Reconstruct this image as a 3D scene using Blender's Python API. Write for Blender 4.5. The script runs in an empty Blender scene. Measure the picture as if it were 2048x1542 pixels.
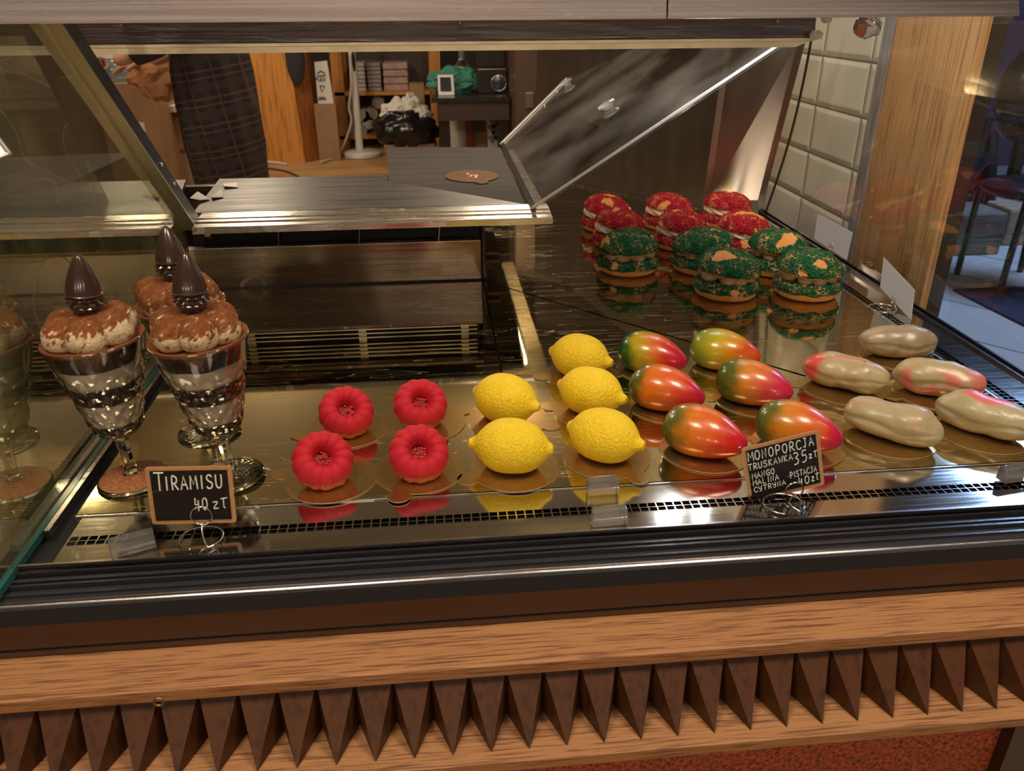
import bpy, math, random
from mathutils import Vector, Matrix, noise
from math import sin, cos, pi, radians as RD
rnd = random.Random(7)
SC = bpy.context.scene
COL = SC.collection

# ------------------------------------------------------------------ camera
EYE = Vector((0, 0, 0.48))
FPX = 1602.35
PITCH, YAW, ROLL = 0.448904, 0.09301, -0.005626
_f = Vector((sin(YAW)*cos(PITCH), cos(YAW)*cos(PITCH), -sin(PITCH)))
_r = Vector((cos(YAW), -sin(YAW), 0)); _u = _r.cross(_f)
R_ = _r*cos(ROLL) + _u*sin(ROLL); U_ = _u*cos(ROLL) - _r*sin(ROLL)
cam = bpy.data.objects.new('camera', bpy.data.cameras.new('camera'))
COL.objects.link(cam)
cam.matrix_world = Matrix(((R_.x, U_.x, -_f.x, EYE.x), (R_.y, U_.y, -_f.y, EYE.y), (R_.z, U_.z, -_f.z, EYE.z), (0, 0, 0, 1)))
cam.data.sensor_width = 36; cam.data.lens = FPX/2048*36; cam.data.clip_start = 0.01
cam.data.dof.use_dof = True; cam.data.dof.focus_distance = 1.0; cam.data.dof.aperture_fstop = 13
SC.camera = cam
def _ray(x, y): return R_*((x-1024)/FPX) - U_*((y-771)/FPX) + _f
def PZ(x, y, z=0.0): d = _ray(x, y); return EYE + d*((z-EYE.z)/d.z)      # point on a level plane
def PY(x, y, Y): d = _ray(x, y); return EYE + d*(Y/d.y)
def PX(x, y, X): d = _ray(x, y); return EYE + d*(X/d.x)

# ------------------------------------------------------------------ world, lights, exposure
w = bpy.data.worlds.new('world'); SC.world = w; w.use_nodes = True
w.node_tree.nodes['Background'].inputs[0].default_value = (0.9, 0.75, 0.6, 1)
w.node_tree.nodes['Background'].inputs[1].default_value = 0.12
SC.view_settings.view_transform = 'Standard'; SC.view_settings.look = 'None'
SC.view_settings.gamma = 1; SC.view_settings.use_curve_mapping = False
SC.view_settings.exposure = 0.15
def area(name, loc, size, power, color, rot=(0, 0, 0), sy=None, spread=None):
    l = bpy.data.lights.new(name, 'AREA'); l.energy = power; l.color = color; l.size = size
    if sy: l.shape = 'RECTANGLE'; l.size_y = sy
    if spread: l.spread = spread
    o = bpy.data.objects.new(name, l); COL.objects.link(o); o.location = loc; o.rotation_euler = rot
    return o
WARM = (1.0, 0.82, 0.62)
area('shop_and_fill_light', (-0.5, 0.1, 1.85), 0.5, 27, WARM)
area('shop_and_fill_light', (0.8, 0.25, 1.85), 0.5, 30, WARM)
area('shop_and_fill_light', (0.35, 2.1, 1.85), 0.5, 10, WARM)  # fill added above the cream puffs to brighten them
def bulb(name, loc, power, color, r=.03):
    l = bpy.data.lights.new(name, 'POINT'); l.energy = power; l.color = color; l.shadow_soft_size = r
    o = bpy.data.objects.new(name, l); COL.objects.link(o); o.location = loc; return o
for _x in (-1.5, -1.1, -.75, -.4, .05, .3, .6, .95, 1.3, 1.7): bulb('track_spot', (_x, .45, 1.8), 1.6, (.72, .84, 1.0), .012)
for _x, _y in ((-1.7, 3.4), (0.42, 4.5), (-1.2, 5.2), (-2.3, 6.4)): bulb('kitchen_light', (_x, _y, 1.5 if _y < 5 else 1.4), 46, (1, .80, .58), .14)
area('street_light', (3.4, 3.4, 1.85), 1.2, 110, (0.35, 0.55, 1.0))

# ------------------------------------------------------------------ materials
def nt(name):
    m = bpy.data.materials.new(name); m.use_nodes = True
    return m, m.node_tree, m.node_tree.nodes['Principled BSDF']
def N(t, typ, **kw):
    n = t.nodes.new(typ)
    for k, v in kw.items():
        if k.startswith('i_'):
            key = k[2:]; key = int(key) if key.isdigit() else key.replace('_', ' ')
            n.inputs[key].default_value = v
        else: setattr(n, k, v)
    return n
def ramp(t, fac, stops):
    n = t.nodes.new('ShaderNodeValToRGB'); e = n.color_ramp.elements
    while len(e) < len(stops): e.new(0.5)
    for s, (p, c) in zip(e, stops): s.position = p; s.color = (*c, 1)
    t.links.new(fac, n.inputs[0]); return n
def coords(t, scale=(1, 1, 1), kind='Object', rot=(0, 0, 0)):
    c = t.nodes.new('ShaderNodeTexCoord'); m = t.nodes.new('ShaderNodeMapping')
    m.inputs['Scale'].default_value = scale; m.inputs['Rotation'].default_value = rot
    t.links.new(c.outputs[kind], m.inputs[0]); return m.outputs[0]
def addbump(t, b, h, strength, dist=0.001):
    n = N(t, 'ShaderNodeBump'); n.inputs['Strength'].default_value = strength; n.inputs['Distance'].default_value = dist
    t.links.new(h, n.inputs['Height']); t.links.new(n.outputs[0], b.inputs['Normal']); return n
def mat(name, col, rough=0.5, metal=0.0, noise_amt=0.0, nscale=(30, 30, 30), bump=0.0, bdist=0.001, coat=0.0, spec=0.5, sub=0.0, var=None):
    m, t, b = nt(name)
    b.inputs['Base Color'].default_value = (*col, 1); b.inputs['Roughness'].default_value = rough
    b.inputs['Metallic'].default_value = metal; b.inputs['Coat Weight'].default_value = coat
    b.inputs['Specular IOR Level'].default_value = spec
    if sub:
        b.inputs['Subsurface Weight'].default_value = sub; b.inputs['Subsurface Radius'].default_value = (.01, .006, .003); b.inputs['Subsurface Scale'].default_value = 0.3
    if noise_amt or bump:
        n = N(t, 'ShaderNodeTexNoise', i_Scale=1.0, i_Detail=5.0); t.links.new(coords(t, nscale), n.inputs['Vector'])
        if noise_amt:
            lo = tuple(max(0, c*(1-noise_amt)) for c in col); hi = tuple(min(1, c*(1+noise_amt)) for c in col)
            if var: lo = var
            r = ramp(t, n.outputs['Fac'], [(0.3, lo), (0.7, hi)]); t.links.new(r.outputs[0], b.inputs['Base Color'])
        if bump: addbump(t, b, n.outputs['Fac'], bump, bdist)
    return m
def steel(name, col, rough, nscale=(6, 6, 600), bump=0.08, scratch=0.0, rvar=0.08, aniso=0.0):
    m, t, b = nt(name)
    b.inputs['Base Color'].default_value = (*col, 1); b.inputs['Metallic'].default_value = 1
    b.inputs['Anisotropic'].default_value = aniso
    n = N(t, 'ShaderNodeTexNoise', i_Scale=1.0, i_Detail=4.0); t.links.new(coords(t, nscale), n.inputs['Vector'])
    mr = N(t, 'ShaderNodeMapRange'); mr.inputs['From Min'].default_value = .3; mr.inputs['From Max'].default_value = .7
    mr.inputs['To Min'].default_value = max(0.01, rough-rvar); mr.inputs['To Max'].default_value = rough+rvar
    t.links.new(n.outputs['Fac'], mr.inputs['Value'])
    out = mr.outputs[0]
    if scratch:
        tot = None
        for k, (ang, sc) in enumerate(((0.4, 1), (1.3, 1.3), (2.2, .9), (2.9, 1.1))):
            # long thin scratches: a warped stretched noise thresholded to a hairline
            nz = N(t, 'ShaderNodeTexNoise', i_Scale=1.0, i_Detail=1.0, i_Distortion=0.6)
            t.links.new(coords(t, (4*sc, 60*sc, 4), rot=(0, 0, ang)), nz.inputs['Vector'])
            s1 = N(t, 'ShaderNodeMath', operation='SUBTRACT'); s1.inputs[1].default_value = 0.64; t.links.new(nz.outputs['Fac'], s1.inputs[0])
            s2 = N(t, 'ShaderNodeMath', operation='ABSOLUTE'); t.links.new(s1.outputs[0], s2.inputs[0])
            s3 = N(t, 'ShaderNodeMath', operation='LESS_THAN'); s3.inputs[1].default_value = 0.0032; t.links.new(s2.outputs[0], s3.inputs[0])
            if tot is None: tot = s3.outputs[0]
            else:
                a = N(t, 'ShaderNodeMath', operation='MAXIMUM'); t.links.new(tot, a.inputs[0]); t.links.new(s3.outputs[0], a.inputs[1]); tot = a.outputs[0]
        s5 = N(t, 'ShaderNodeMath', operation='MULTIPLY'); s5.inputs[1].default_value = scratch; t.links.new(tot, s5.inputs[0])
        s6 = N(t, 'ShaderNodeMath', operation='ADD'); t.links.new(s5.outputs[0], s6.inputs[0]); t.links.new(out, s6.inputs[1]); out = s6.outputs[0]
    t.links.new(out, b.inputs['Roughness'])
    if bump: addbump(t, b, n.outputs['Fac'], bump, 0.0005)
    return m
def set_tangent(m, rot):
    t = m.node_tree; b = t.nodes['Principled BSDF']; tn = N(t, 'ShaderNodeTangent', direction_type='RADIAL', axis='Z'); t.links.new(tn.outputs[0], b.inputs['Tangent']); b.inputs['Anisotropic Rotation'].default_value = rot
def wood(name, light, dark, axis='X', rough=0.5, gscale=1.0, bump=0.3, coat=0.0, spec=.3):
    m, t, b = nt(name); b.inputs['Specular IOR Level'].default_value = spec
    s = [165*gscale]*3; s['XYZ'.index(axis)] = 4.5*gscale
    n = N(t, 'ShaderNodeTexNoise', i_Scale=1.0, i_Detail=5.0, i_Distortion=0.4); t.links.new(coords(t, tuple(s)), n.inputs['Vector'])
    s2 = [14*gscale]*3; s2['XYZ'.index(axis)] = 1.6*gscale
    n2 = N(t, 'ShaderNodeTexNoise', i_Scale=1.0, i_Detail=3.0, i_Distortion=1.5); t.links.new(coords(t, tuple(s2)), n2.inputs['Vector'])
    a = N(t, 'ShaderNodeMath', operation='MULTIPLY_ADD'); a.inputs[1].default_value = 0.82
    a2 = N(t, 'ShaderNodeMath', operation='MULTIPLY'); a2.inputs[1].default_value = 0.18
    t.links.new(n2.outputs['Fac'], a2.inputs[0]); t.links.new(n.outputs['Fac'], a.inputs[0]); t.links.new(a2.outputs[0], a.inputs[2])
    mid = tuple((p*.6+q*.4) for p, q in zip(light, dark))
    r = ramp(t, a.outputs[0], [(0.40, dark), (0.455, mid), (0.50, light)]); t.links.new(r.outputs[0], b.inputs['Base Color'])
    b.inputs['Roughness'].default_value = rough; b.inputs['Coat Weight'].default_value = coat
    addbump(t, b, a.outputs[0], bump, 0.0008)
    return m
def glassy(name, tint=(1, 1, 1), refl=1.0, rough=0.0, haze=0.0, hazecol=(.8, .8, .8), ior=1.5, bump=0.0, bscale=60):
    # thin clear sheet: see-through plus mirror reflection by Fresnel, plus a patchy haze mixed in as diffuse colour
    m = bpy.data.materials.new(name); m.use_nodes = True; t = m.node_tree; t.nodes.clear()
    o = N(t, 'ShaderNodeOutputMaterial'); tr = N(t, 'ShaderNodeBsdfTransparent'); tr.inputs[0].default_value = (*tint, 1)
    g = N(t, 'ShaderNodeBsdfGlossy'); g.inputs['Roughness'].default_value = rough
    fr = N(t, 'ShaderNodeFresnel'); fr.inputs[0].default_value = ior
    mu = N(t, 'ShaderNodeMath', operation='MULTIPLY'); mu.inputs[1].default_value = refl; mu.use_clamp = True
    t.links.new(fr.outputs[0], mu.inputs[0])
    mx = N(t, 'ShaderNodeMixShader'); t.links.new(mu.outputs[0], mx.inputs[0]); t.links.new(tr.outputs[0], mx.inputs[1]); t.links.new(g.outputs[0], mx.inputs[2])
    if bump:
        v = N(t, 'ShaderNodeTexVoronoi', i_Scale=bscale); t.links.new(coords(t), v.inputs['Vector'])
        bn = N(t, 'ShaderNodeBump'); bn.inputs['Strength'].default_value = bump; bn.inputs['Distance'].default_value = .003
        t.links.new(v.outputs['Distance'], bn.inputs['Height']); t.links.new(bn.outputs[0], g.inputs['Normal']); t.links.new(bn.outputs[0], fr.inputs['Normal'])
    last = mx.outputs[0]
    if haze:
        d = N(t, 'ShaderNodeBsdfDiffuse'); d.inputs[0].default_value = (*hazecol, 1)
        nz = N(t, 'ShaderNodeTexNoise', i_Scale=7.0, i_Detail=6.0); t.links.new(coords(t), nz.inputs['Vector'])
        mr = N(t, 'ShaderNodeMapRange'); mr.inputs['From Min'].default_value = .35; mr.inputs['From Max'].default_value = .75; mr.inputs['To Max'].default_value = haze*2
        t.links.new(nz.outputs['Fac'], mr.inputs['Value'])
        m2 = N(t, 'ShaderNodeMixShader'); t.links.new(mr.outputs[0], m2.inputs[0]); t.links.new(last, m2.inputs[1]); t.links.new(d.outputs[0], m2.inputs[2]); last = m2.outputs[0]
    t.links.new(last, o.inputs[0]); return m
def attrmat(name, stops, rough=0.6, attr='k', bump=0.0, bscale=400, bdist=.0006, coat=0.0, sub=0.0, spec=0.5):
    # colours that belong to the thing's own surface, read from a painted mesh attribute
    m, t, b = nt(name)
    a = N(t, 'ShaderNodeAttribute', attribute_name=attr)
    r = ramp(t, a.outputs['Fac'], stops); t.links.new(r.outputs[0], b.inputs['Base Color'])
    b.inputs['Roughness'].default_value = rough; b.inputs['Coat Weight'].default_value = coat; b.inputs['Coat Roughness'].default_value = .08
    b.inputs['Specular IOR Level'].default_value = spec
    if sub: b.inputs['Subsurface Weight'].default_value = sub; b.inputs['Subsurface Radius'].default_value = (.01, .006, .003); b.inputs['Subsurface Scale'].default_value = 0.3
    if bump:
        n = N(t, 'ShaderNodeTexNoise', i_Scale=float(bscale), i_Detail=3.0); t.links.new(coords(t), n.inputs['Vector'])
        addbump(t, b, n.outputs['Fac'], bump, bdist)
    return m
def emit(name, col, s):
    m = bpy.data.materials.new(name); m.use_nodes = True; t = m.node_tree; t.nodes.clear()
    o = N(t, 'ShaderNodeOutputMaterial'); e = N(t, 'ShaderNodeEmission'); e.inputs[0].default_value = (*col, 1); e.inputs[1].default_value = s
    t.links.new(e.outputs[0], o.inputs[0]); return m

M = {}
M['tray'] = steel('gold_tray', (.53, .45, .27), 0.055, (3, 3, 3), 0.0, scratch=0.35, rvar=0.03)
M['strip'] = steel('steel_strip', (.55, .53, .50), 0.09, (8, 300, 8), 0.03, rvar=0.03)
M['steel'] = steel('brushed_steel', (.62, .56, .50), 0.30, (4, 4, 500), 0.12)
M['steelwall'] = steel('steel_wall', (.44, .385, .34), 0.33, (40, 40, 3), 0.0, rvar=0.03)
M['canopy'] = steel('canopy_steel', (.84, .77, .74), 0.27, (3, 260, 260), 0.0, rvar=.03)
M['beam'] = steel('beam_steel', (.13, .125, .15), 0.09, (1, 2600, 2600), .6, rvar=0.02)
M['alu'] = steel('aluminium', (.80, .78, .74), 0.24, (5, 300, 300), 0.1, scratch=0.2)
M['strut'] = steel('strut_aluminium', (.70, .63, .44), 0.5, (90, 90, 90), 0.04)
M['duct'] = steel('duct_steel', (.40, .33, .25), 0.20, (3, 3, 200), 0.06, rvar=0.06, scratch=.2)
M['sheet'] = steel('shelf_steel', (.13, .12, .115), 0.42, (4, 120, 4), 0.03, scratch=.2)
M['black'] = mat('black_plastic', (.012, .012, .014), 0.25)
M['darkgap'] = mat('dark_gap', (.004, .004, .005), 0.8)
M['railblk'] = mat('black_rail', (.02, .02, .024), 0.16, spec=.7)
M['fascia'] = mat('brown_fascia', (.085, .045, .026), 0.32, 0.35, .1, (3, 3, 90), .05)
M['edge'] = steel('rail_edge', (.55, .50, .50), 0.2, (3, 200, 200), 0.03)
M['oak'] = wood('oak_counter', (.29, .138, .056), (.12, .050, .020), 'X', 0.55, 4.0, .5)
M['oakrelief'] = wood('oak_relief', (.058, .020, .006), (.038, .013, .004), 'Z', 0.45, 1.0, .15)
M['oakpost'] = wood('oak_post', (.56, .31, .13), (.34, .17, .07), 'Z', 0.5, 1.6, .25)
M['cork'] = mat('orange_cork', (.27, .055, .012), .75, 0, .85, (220, 220, 220), .6, .001, var=(.03, .008, .003))
M['glass'] = glassy('pane_glass', (.86, .86, .74), .55, 0.02, 0.13, (.44, .43, .20))  # olive haze over the left side put into the pane's colour
M['clearpane'] = glassy('front_glass', (.97, .98, .975), 0.22)
M['acrylic'] = glassy('acrylic_sheet', (.90, .89, .88), .55, 0.04, 0.05, (.75, .72, .70))
M['acredge'] = mat('acrylic_edge', (.62, .58, .54), .35)
M['tealedge'] = mat('teal_glass_edge', (.012, .085, .08), .12, spec=.8)
M['clear'] = glassy('clear_plastic', (.86, .84, .84), 1.6, 0.05, 0.16, (.75, .72, .72))
M['wire'] = mat('chrome_wire', (.78, .74, .70), .18, 1.0)
M['screw'] = mat('screw_metal', (.7, .68, .64), .25, 1.0)

# ------------------------------------------------------------------ mesh building
class MB:
    def __init__(s): s.v = []; s.f = []; s.k = []; s.mi = []
    def add(s, vs, fs, k=None, mi=0):
        o = len(s.v); s.v += [tuple(p) for p in vs]; s.f += [tuple(i+o for i in f) for f in fs]
        s.k += list(k) if k is not None else [0.0]*len(vs); s.mi += [mi]*len(fs); return s
    def box(s, a, b, mi=0):
        x0, y0, z0 = a; x1, y1, z1 = b
        return s.hexa([(x0, y0, z0), (x1, y0, z0), (x1, y1, z0), (x0, y1, z0)], [(x0, y0, z1), (x1, y0, z1), (x1, y1, z1), (x0, y1, z1)], mi)
    def hexa(s, bot, top, mi=0):
        n = len(bot); fs = [tuple(range(n-1, -1, -1)), tuple(range(n, 2*n))] + [(i, (i+1) % n, (i+1) % n+n, i+n) for i in range(n)]
        return s.add(list(bot)+list(top), fs, mi=mi)
    def slab(s, pts, off, mi=0):           # polygon pts thickened by vector off
        off = Vector(off); return s.hexa(pts, [Vector(p)+off for p in pts], mi)
    def grid(s, rows, closeu=True, k=None, mi=0, caps=True):
        nu = len(rows[0]); nv = len(rows); vs = [p for r in rows for p in r]; fs = []
        for j in range(nv-1):
            for i in range(nu if closeu else nu-1):
                i2 = (i+1) % nu; fs.append((j*nu+i, j*nu+i2, (j+1)*nu+i2, (j+1)*nu+i))
        if caps and closeu: fs.append(tuple(range(nu-1, -1, -1))); fs.append(tuple((nv-1)*nu+i for i in range(nu)))
        return s.add(vs, fs, k, mi)
    def lathe(s, prof, seg=32, c=(0, 0, 0), rf=None, mi=0):
        rows = []
        for (r, z) in prof: rows.append([(c[0]+r*(rf(i, z) if rf else 1)*cos(2*pi*i/seg), c[1]+r*(rf(i, z) if rf else 1)*sin(2*pi*i/seg), c[2]+z) for i in range(seg)])
        return s.grid(rows, mi=mi)
    def tube(s, pts, r, seg=8, mi=0, flat=1.0, up=None):
        pts = [Vector(p) for p in pts]; rows = []
        prev = None
        for i, p in enumerate(pts):
            t = (pts[min(i+1, len(pts)-1)] - pts[max(i-1, 0)]).normalized()
            if prev is None:
                a = Vector(up) if up else (Vector((0, 0, 1)) if abs(t.z) < .9 else Vector((1, 0, 0)))
                n = (a - t*a.dot(t)).normalized()
            else:
                n = prev - t*prev.dot(t); n = n.normalized() if n.length > 1e-6 else prev
            prev = n; b = t.cross(n); rr = r[i] if isinstance(r, (list, tuple)) else r
            rows.append([p + n*(rr*flat*cos(2*pi*j/seg)) + b*(rr*sin(2*pi*j/seg)) for j in range(seg)])
        return s.grid(rows, mi=mi)
    def ball(s, c, r, seg=16, rings=10, mi=0, dis=None):
        rx, ry, rz = r if isinstance(r, (list, tuple)) else (r, r, r); rows = []
        for j in range(rings+1):
            th = pi*(j+.02 if j == 0 else (j-.02 if j == rings else j))/rings
            row = []
            for i in range(seg):
                d = Vector((sin(th)*cos(2*pi*i/seg), sin(th)*sin(2*pi*i/seg), -cos(th))); q = dis(d) if dis else 1
                row.append((c[0]+rx*d.x*q, c[1]+ry*d.y*q, c[2]+rz*d.z*q))
            rows.append(row)
        return s.grid(rows, mi=mi)
    def build(s, name, mats, parent=None, smooth=False, bevel=0, sub=0, attr=False, loc=None):
        me = bpy.data.meshes.new(name); me.from_pydata(s.v, [], s.f); me.validate(); me.update()
        for m in (mats if isinstance(mats, (list, tuple)) else [mats]): me.materials.append(m)
        if any(s.mi) and len(me.polygons) == len(s.mi): me.polygons.foreach_set('material_index', s.mi)
        if attr:
            a = me.attributes.new('k', 'FLOAT', 'POINT'); a.data.foreach_set('value', s.k)
        o = bpy.data.objects.new(name, me); COL.objects.link(o)
        if smooth:
            me.shade_smooth()
            if smooth != 'all':
                me.set_sharp_from_angle(angle=RD(smooth if isinstance(smooth, (int, float)) and smooth > 1 else 40))
        if bevel:
            b = o.modifiers.new('bevel', 'BEVEL'); b.width = bevel; b.segments = 2; b.limit_method = 'ANGLE'; b.angle_limit = RD(35)
        if sub: b = o.modifiers.new('sub', 'SUBSURF'); b.levels = sub; b.render_levels = sub
        if loc is not None: o.location = loc
        if parent: o.parent = parent
        return o
def tag(o, label, cat, group=None):
    o['label'] = label; o['category'] = cat
    if group: o['group'] = group
    return o
def thing(name, label, cat, loc=(0, 0, 0), rz=0, group=None):
    o = bpy.data.objects.new(name, None); COL.objects.link(o); o.location = loc; o.rotation_euler.z = rz; o.empty_display_size = .05
    return tag(o, label, cat, group)
def struct(o): o['kind'] = 'structure'; return o
def copy_tree(o, parent=None):
    c = o.copy(); COL.objects.link(c)
    if parent: c.parent = parent
    for ch in list(o.children): copy_tree(ch, c)
    return c
def spline(pts, n=6, closed=False):
    P = [Vector(p) for p in pts]; out = []; L = len(P)
    for i in range(L if closed else L-1):
        g = (lambda k: P[k % L]) if closed else (lambda k: P[min(max(k, 0), L-1)])
        a, b, c, d = g(i-1), g(i), g(i+1), g(i+2)
        for j in range(n):
            t = j/n; out.append(.5*((2*b)+(c-a)*t+(2*a-5*b+4*c-d)*t*t+(3*b-a-3*c+d)*t**3))
    if not closed: out.append(P[-1])
    return out
def sm(a, b, x): x = min(1, max(0, (x-a)/(b-a))); return x*x*(3-2*x)
def nz(p, s=1.0, o=0.0): return noise.noise(Vector((p[0]*s+o, p[1]*s+o*.7, p[2]*s-o)))

FLOOR = -0.75; CEIL = 1.9
# ------------------------------------------------------------------ room shell
def tilemat():
    m, t, b = nt('bevelled_tiles')
    br = N(t, 'ShaderNodeTexBrick', offset=0.5); br.inputs['Scale'].default_value = 1.0
    br.inputs['Brick Width'].default_value = 0.215; br.inputs['Row Height'].default_value = 0.104
    br.inputs['Mortar Size'].default_value = 0.0022; br.inputs['Mortar Smooth'].default_value = 0.1
    br.offset = 0.0
    br.inputs['Color1'].default_value = (.82, .78, .66, 1); br.inputs['Color2'].default_value = (.76, .71, .60, 1); br.inputs['Mortar'].default_value = (.22, .19, .15, 1)
    c = N(t, 'ShaderNodeTexCoord'); sp = N(t, 'ShaderNodeSeparateXYZ'); cb = N(t, 'ShaderNodeCombineXYZ')
    t.links.new(c.outputs['Object'], sp.inputs[0])
    ax = N(t, 'ShaderNodeMath', operation='ADD'); ax.inputs[1].default_value = TY0; t.links.new(sp.outputs['Y'], ax.inputs[0])
    az = N(t, 'ShaderNodeMath', operation='ADD'); az.inputs[1].default_value = TZ0; t.links.new(sp.outputs['Z'], az.inputs[0])
    t.links.new(ax.outputs[0], cb.inputs[0]); t.links.new(az.outputs[0], cb.inputs[1]); t.links.new(cb.outputs[0], br.inputs['Vector'])
    t.links.new(br.outputs['Color'], b.inputs['Base Color']); b.inputs['Roughness'].default_value = .12
    b2 = N(t, 'ShaderNodeTexBrick'); b2.offset = 0.0; b2.inputs['Scale'].default_value = 1.0; b2.inputs['Brick Width'].default_value = 0.215; b2.inputs['Row Height'].default_value = 0.104
    b2.inputs['Mortar Size'].default_value = 0.013; b2.inputs['Mortar Smooth'].default_value = 1.0
    t.links.new(cb.outputs[0], b2.inputs['Vector'])
    inv = N(t, 'ShaderNodeMath', operation='SUBTRACT'); inv.inputs[0].default_value = 1; t.links.new(b2.outputs['Fac'], inv.inputs[1])
    addbump(t, b, inv.outputs[0], 1.0, .004)
    return m
TY0, TZ0 = -1.63+2.15, -0.26+1.04
M['tiles'] = tilemat()
M['floorwood'] = wood('oak_floor', (.52, .30, .13), (.30, .16, .065), 'X', .5, .25, .1)
M['ceil'] = mat('ceiling_paint', (.12, .095, .06), .8)
M['wallbrown'] = mat('brown_wall', (.055, .035, .026), .6, 0, .3, (5, 5, 5))
M['wallfront'] = mat('front_wall_paint', (.09, .06, .045), .7)
def shell(name, a, b, m): return struct(MB().box(a, b).build(name, m))
shell('floor', (-4, -2.6, FLOOR-.1), (1.0, 8.6, FLOOR), M['floorwood'])
def outfloor():
    m, t, b = nt('street_floor')
    br = N(t, 'ShaderNodeTexBrick'); br.offset = .5; br.inputs['Scale'].default_value = 1; br.inputs['Brick Width'].default_value = .9; br.inputs['Row Height'].default_value = .42
    br.inputs['Mortar Size'].default_value = .006; br.inputs['Color1'].default_value = (.46, .42, .38, 1); br.inputs['Color2'].default_value = (.38, .35, .33, 1); br.inputs['Mortar'].default_value = (.1, .1, .1, 1)
    t.links.new(coords(t, rot=(0, 0, .9)), br.inputs['Vector']); t.links.new(br.outputs['Color'], b.inputs['Base Color']); b.inputs['Roughness'].default_value = .45
    return m
struct(MB().box((1.0, -2.6, FLOOR-.1), (6, 8.6, FLOOR)).build('floor', outfloor()))
shell('ceiling', (-4, -2.6, CEIL), (6, 8.6, CEIL+.1), M['ceil'])
shell('wall_back', (-4.1, 8.6, FLOOR), (6.1, 8.7, CEIL), M['wallbrown'])
shell('wall_left', (-4.1, -2.6, FLOOR), (-4, 8.6, CEIL), M['wallbrown'])
shell('wall_front', (-4.1, -2.7, FLOOR), (6.1, -2.6, CEIL), M['wallfront'])
M['outwall'] = mat('violet_outer_wall', (.075, .05, .085), .7, 0, .3, (2, 2, 2))
struct(MB().box((6, -2.6, FLOOR), (6.1, 8.6, CEIL)).build('wall_outer', M['outwall']))
struct(MB().box((1.6, 6.2, FLOOR), (6, 6.3, CEIL)).build('wall_outer', M['outwall']))
WX = 0.87
shell('wall_right', (WX, 1.575, FLOOR), (WX+.13, 3.0, CEIL), M['tiles'])
struct(MB().hexa([(WX+.02, 3.001, FLOOR), (WX+.13, 3.001, FLOOR), (1.75, 8.59, FLOOR), (1.62, 8.59, FLOOR)], [(WX+.02, 3.001, CEIL), (WX+.13, 3.001, CEIL), (1.75, 8.59, CEIL), (1.62, 8.59, CEIL)]).build('wall_right', M['wallbrown']))
struct(MB().box((WX-.004, 1.565, FLOOR), (WX+.13, 1.6, CEIL)).build('trim_1', mat('worn_dark_trim', (.10, .075, .06), .6, 0, .9, (60, 60, 12), .4, .001, var=(.35, .36, .40))))
post = thing('wooden_post', 'vertical oak post standing at the end of the white tiled wall', 'post', (WX, 1.4475, FLOOR))
_pp = [(0, -.0825), (.010, -.1275), (.024, -.1275), (.024, .1175), (0, .1175)]
MB().hexa([(x, y, 0) for x, y in _pp], [(x, y, 2.65) for x, y in _pp]).build('shaft', M['oakpost'], post)
struct(MB().box((WX+.0245, 1.325, FLOOR), (WX+.056, 1.564, CEIL)).build('trim_2', mat('dark_frame', (.03, .022, .018), .4)))

# ------------------------------------------------------------------ display case
case = thing('display_case', 'refrigerated pastry display case of steel and glass on the wooden counter', 'display case')
XL = -1.35; PANE = -.412
def cp(name, mb, m, parent=None, label=None, **kw):
    o = mb.build(name, m, parent or case, **kw)
    if label: o['label'] = label
    return o
# mirror trays
tg = 'mirror finish trays covering the case floor'
def tray(pts, label):
    o = MB().slab([(x, y, -.003) for x, y in pts], (0, 0, .003)).build('display_tray', M['tray']); return tag(o, label, 'tray', tg)
tray([(-.387, .732), (.0805, .732), (.0805, 1.44), (-.387, 1.44)], 'scratched gold mirror tray under the glasses and the red ribbed cakes')
tray([(.0835, .732), (.7235, .732), (.0835, 1.449)], 'gold mirror tray with slanting rear edge under the yellow and mango cakes')
tray([(.728, .735), (.728, 1.925), (.66, 1.95), (.28, 2.42), (.0835, 2.42), (.0835, 1.4545)], 'gold mirror tray under the red and green cream puffs, reaching the rear corner')
tray([(XL+.02, .732), (-.445, .732), (-.445, 1.44), (XL+.02, 1.44)], 'gold mirror tray behind the hazy glass pane at the left')
cp('case_floor', MB().box((XL, .60, -.03), (.80, 2.45, -.012)), M['darkgap'])
# perforated front strip and side strip
def perf(mb, o, u, v, n, pitch, hole, rows, W0, W1, L0, L1):
    # o origin, u along, v across; strip spans L0..L1 along, W0..W1 across; holes centred across at 0
    o, u, v = Vector(o), Vector(u), Vector(v)
    def quad(a0, a1, b0, b1):
        mb.slab([o+u*a0+v*b0+Vector((0, 0, -.0012)), o+u*a1+v*b0+Vector((0, 0, -.0012)), o+u*a1+v*b1+Vector((0, 0, -.0012)), o+u*a0+v*b1+Vector((0, 0, -.0012))], (0, 0, .0012))
    g = .0011; hw = rows*hole/2+g*(rows-1)/2; end = n*pitch
    quad(L0, L1, W0, -hw); quad(L0, L1, hw, W1); quad(L0, 0, -hw, hw); quad(end, L1, -hw, hw)
    for r in range(1, rows): quad(0, end, -hw+r*hole+(r-1)*g, -hw+r*hole+r*g)
    for i in range(n):
        for r in range(rows): quad(i*pitch+hole*1.18, (i+1)*pitch, -hw+r*(hole+g), -hw+r*(hole+g)+hole)
mb = MB(); perf(mb, (-.378, .687, -.0015), (1, 0, 0), (0, 1, 0), 118, .0093, .0067, 2, -.036, .042, -.002, .722+.378)
cp('front_vent_strip', mb, M['strip'])
mb = MB(); perf(mb, (.747, .66, -.0015), (0, 1, 0), (-1, 0, 0), 134, .0093, .0067, 2, -.053, .0155, -.009, 1.265)
cp('side_vent_strip', mb, M['strip'])
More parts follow.
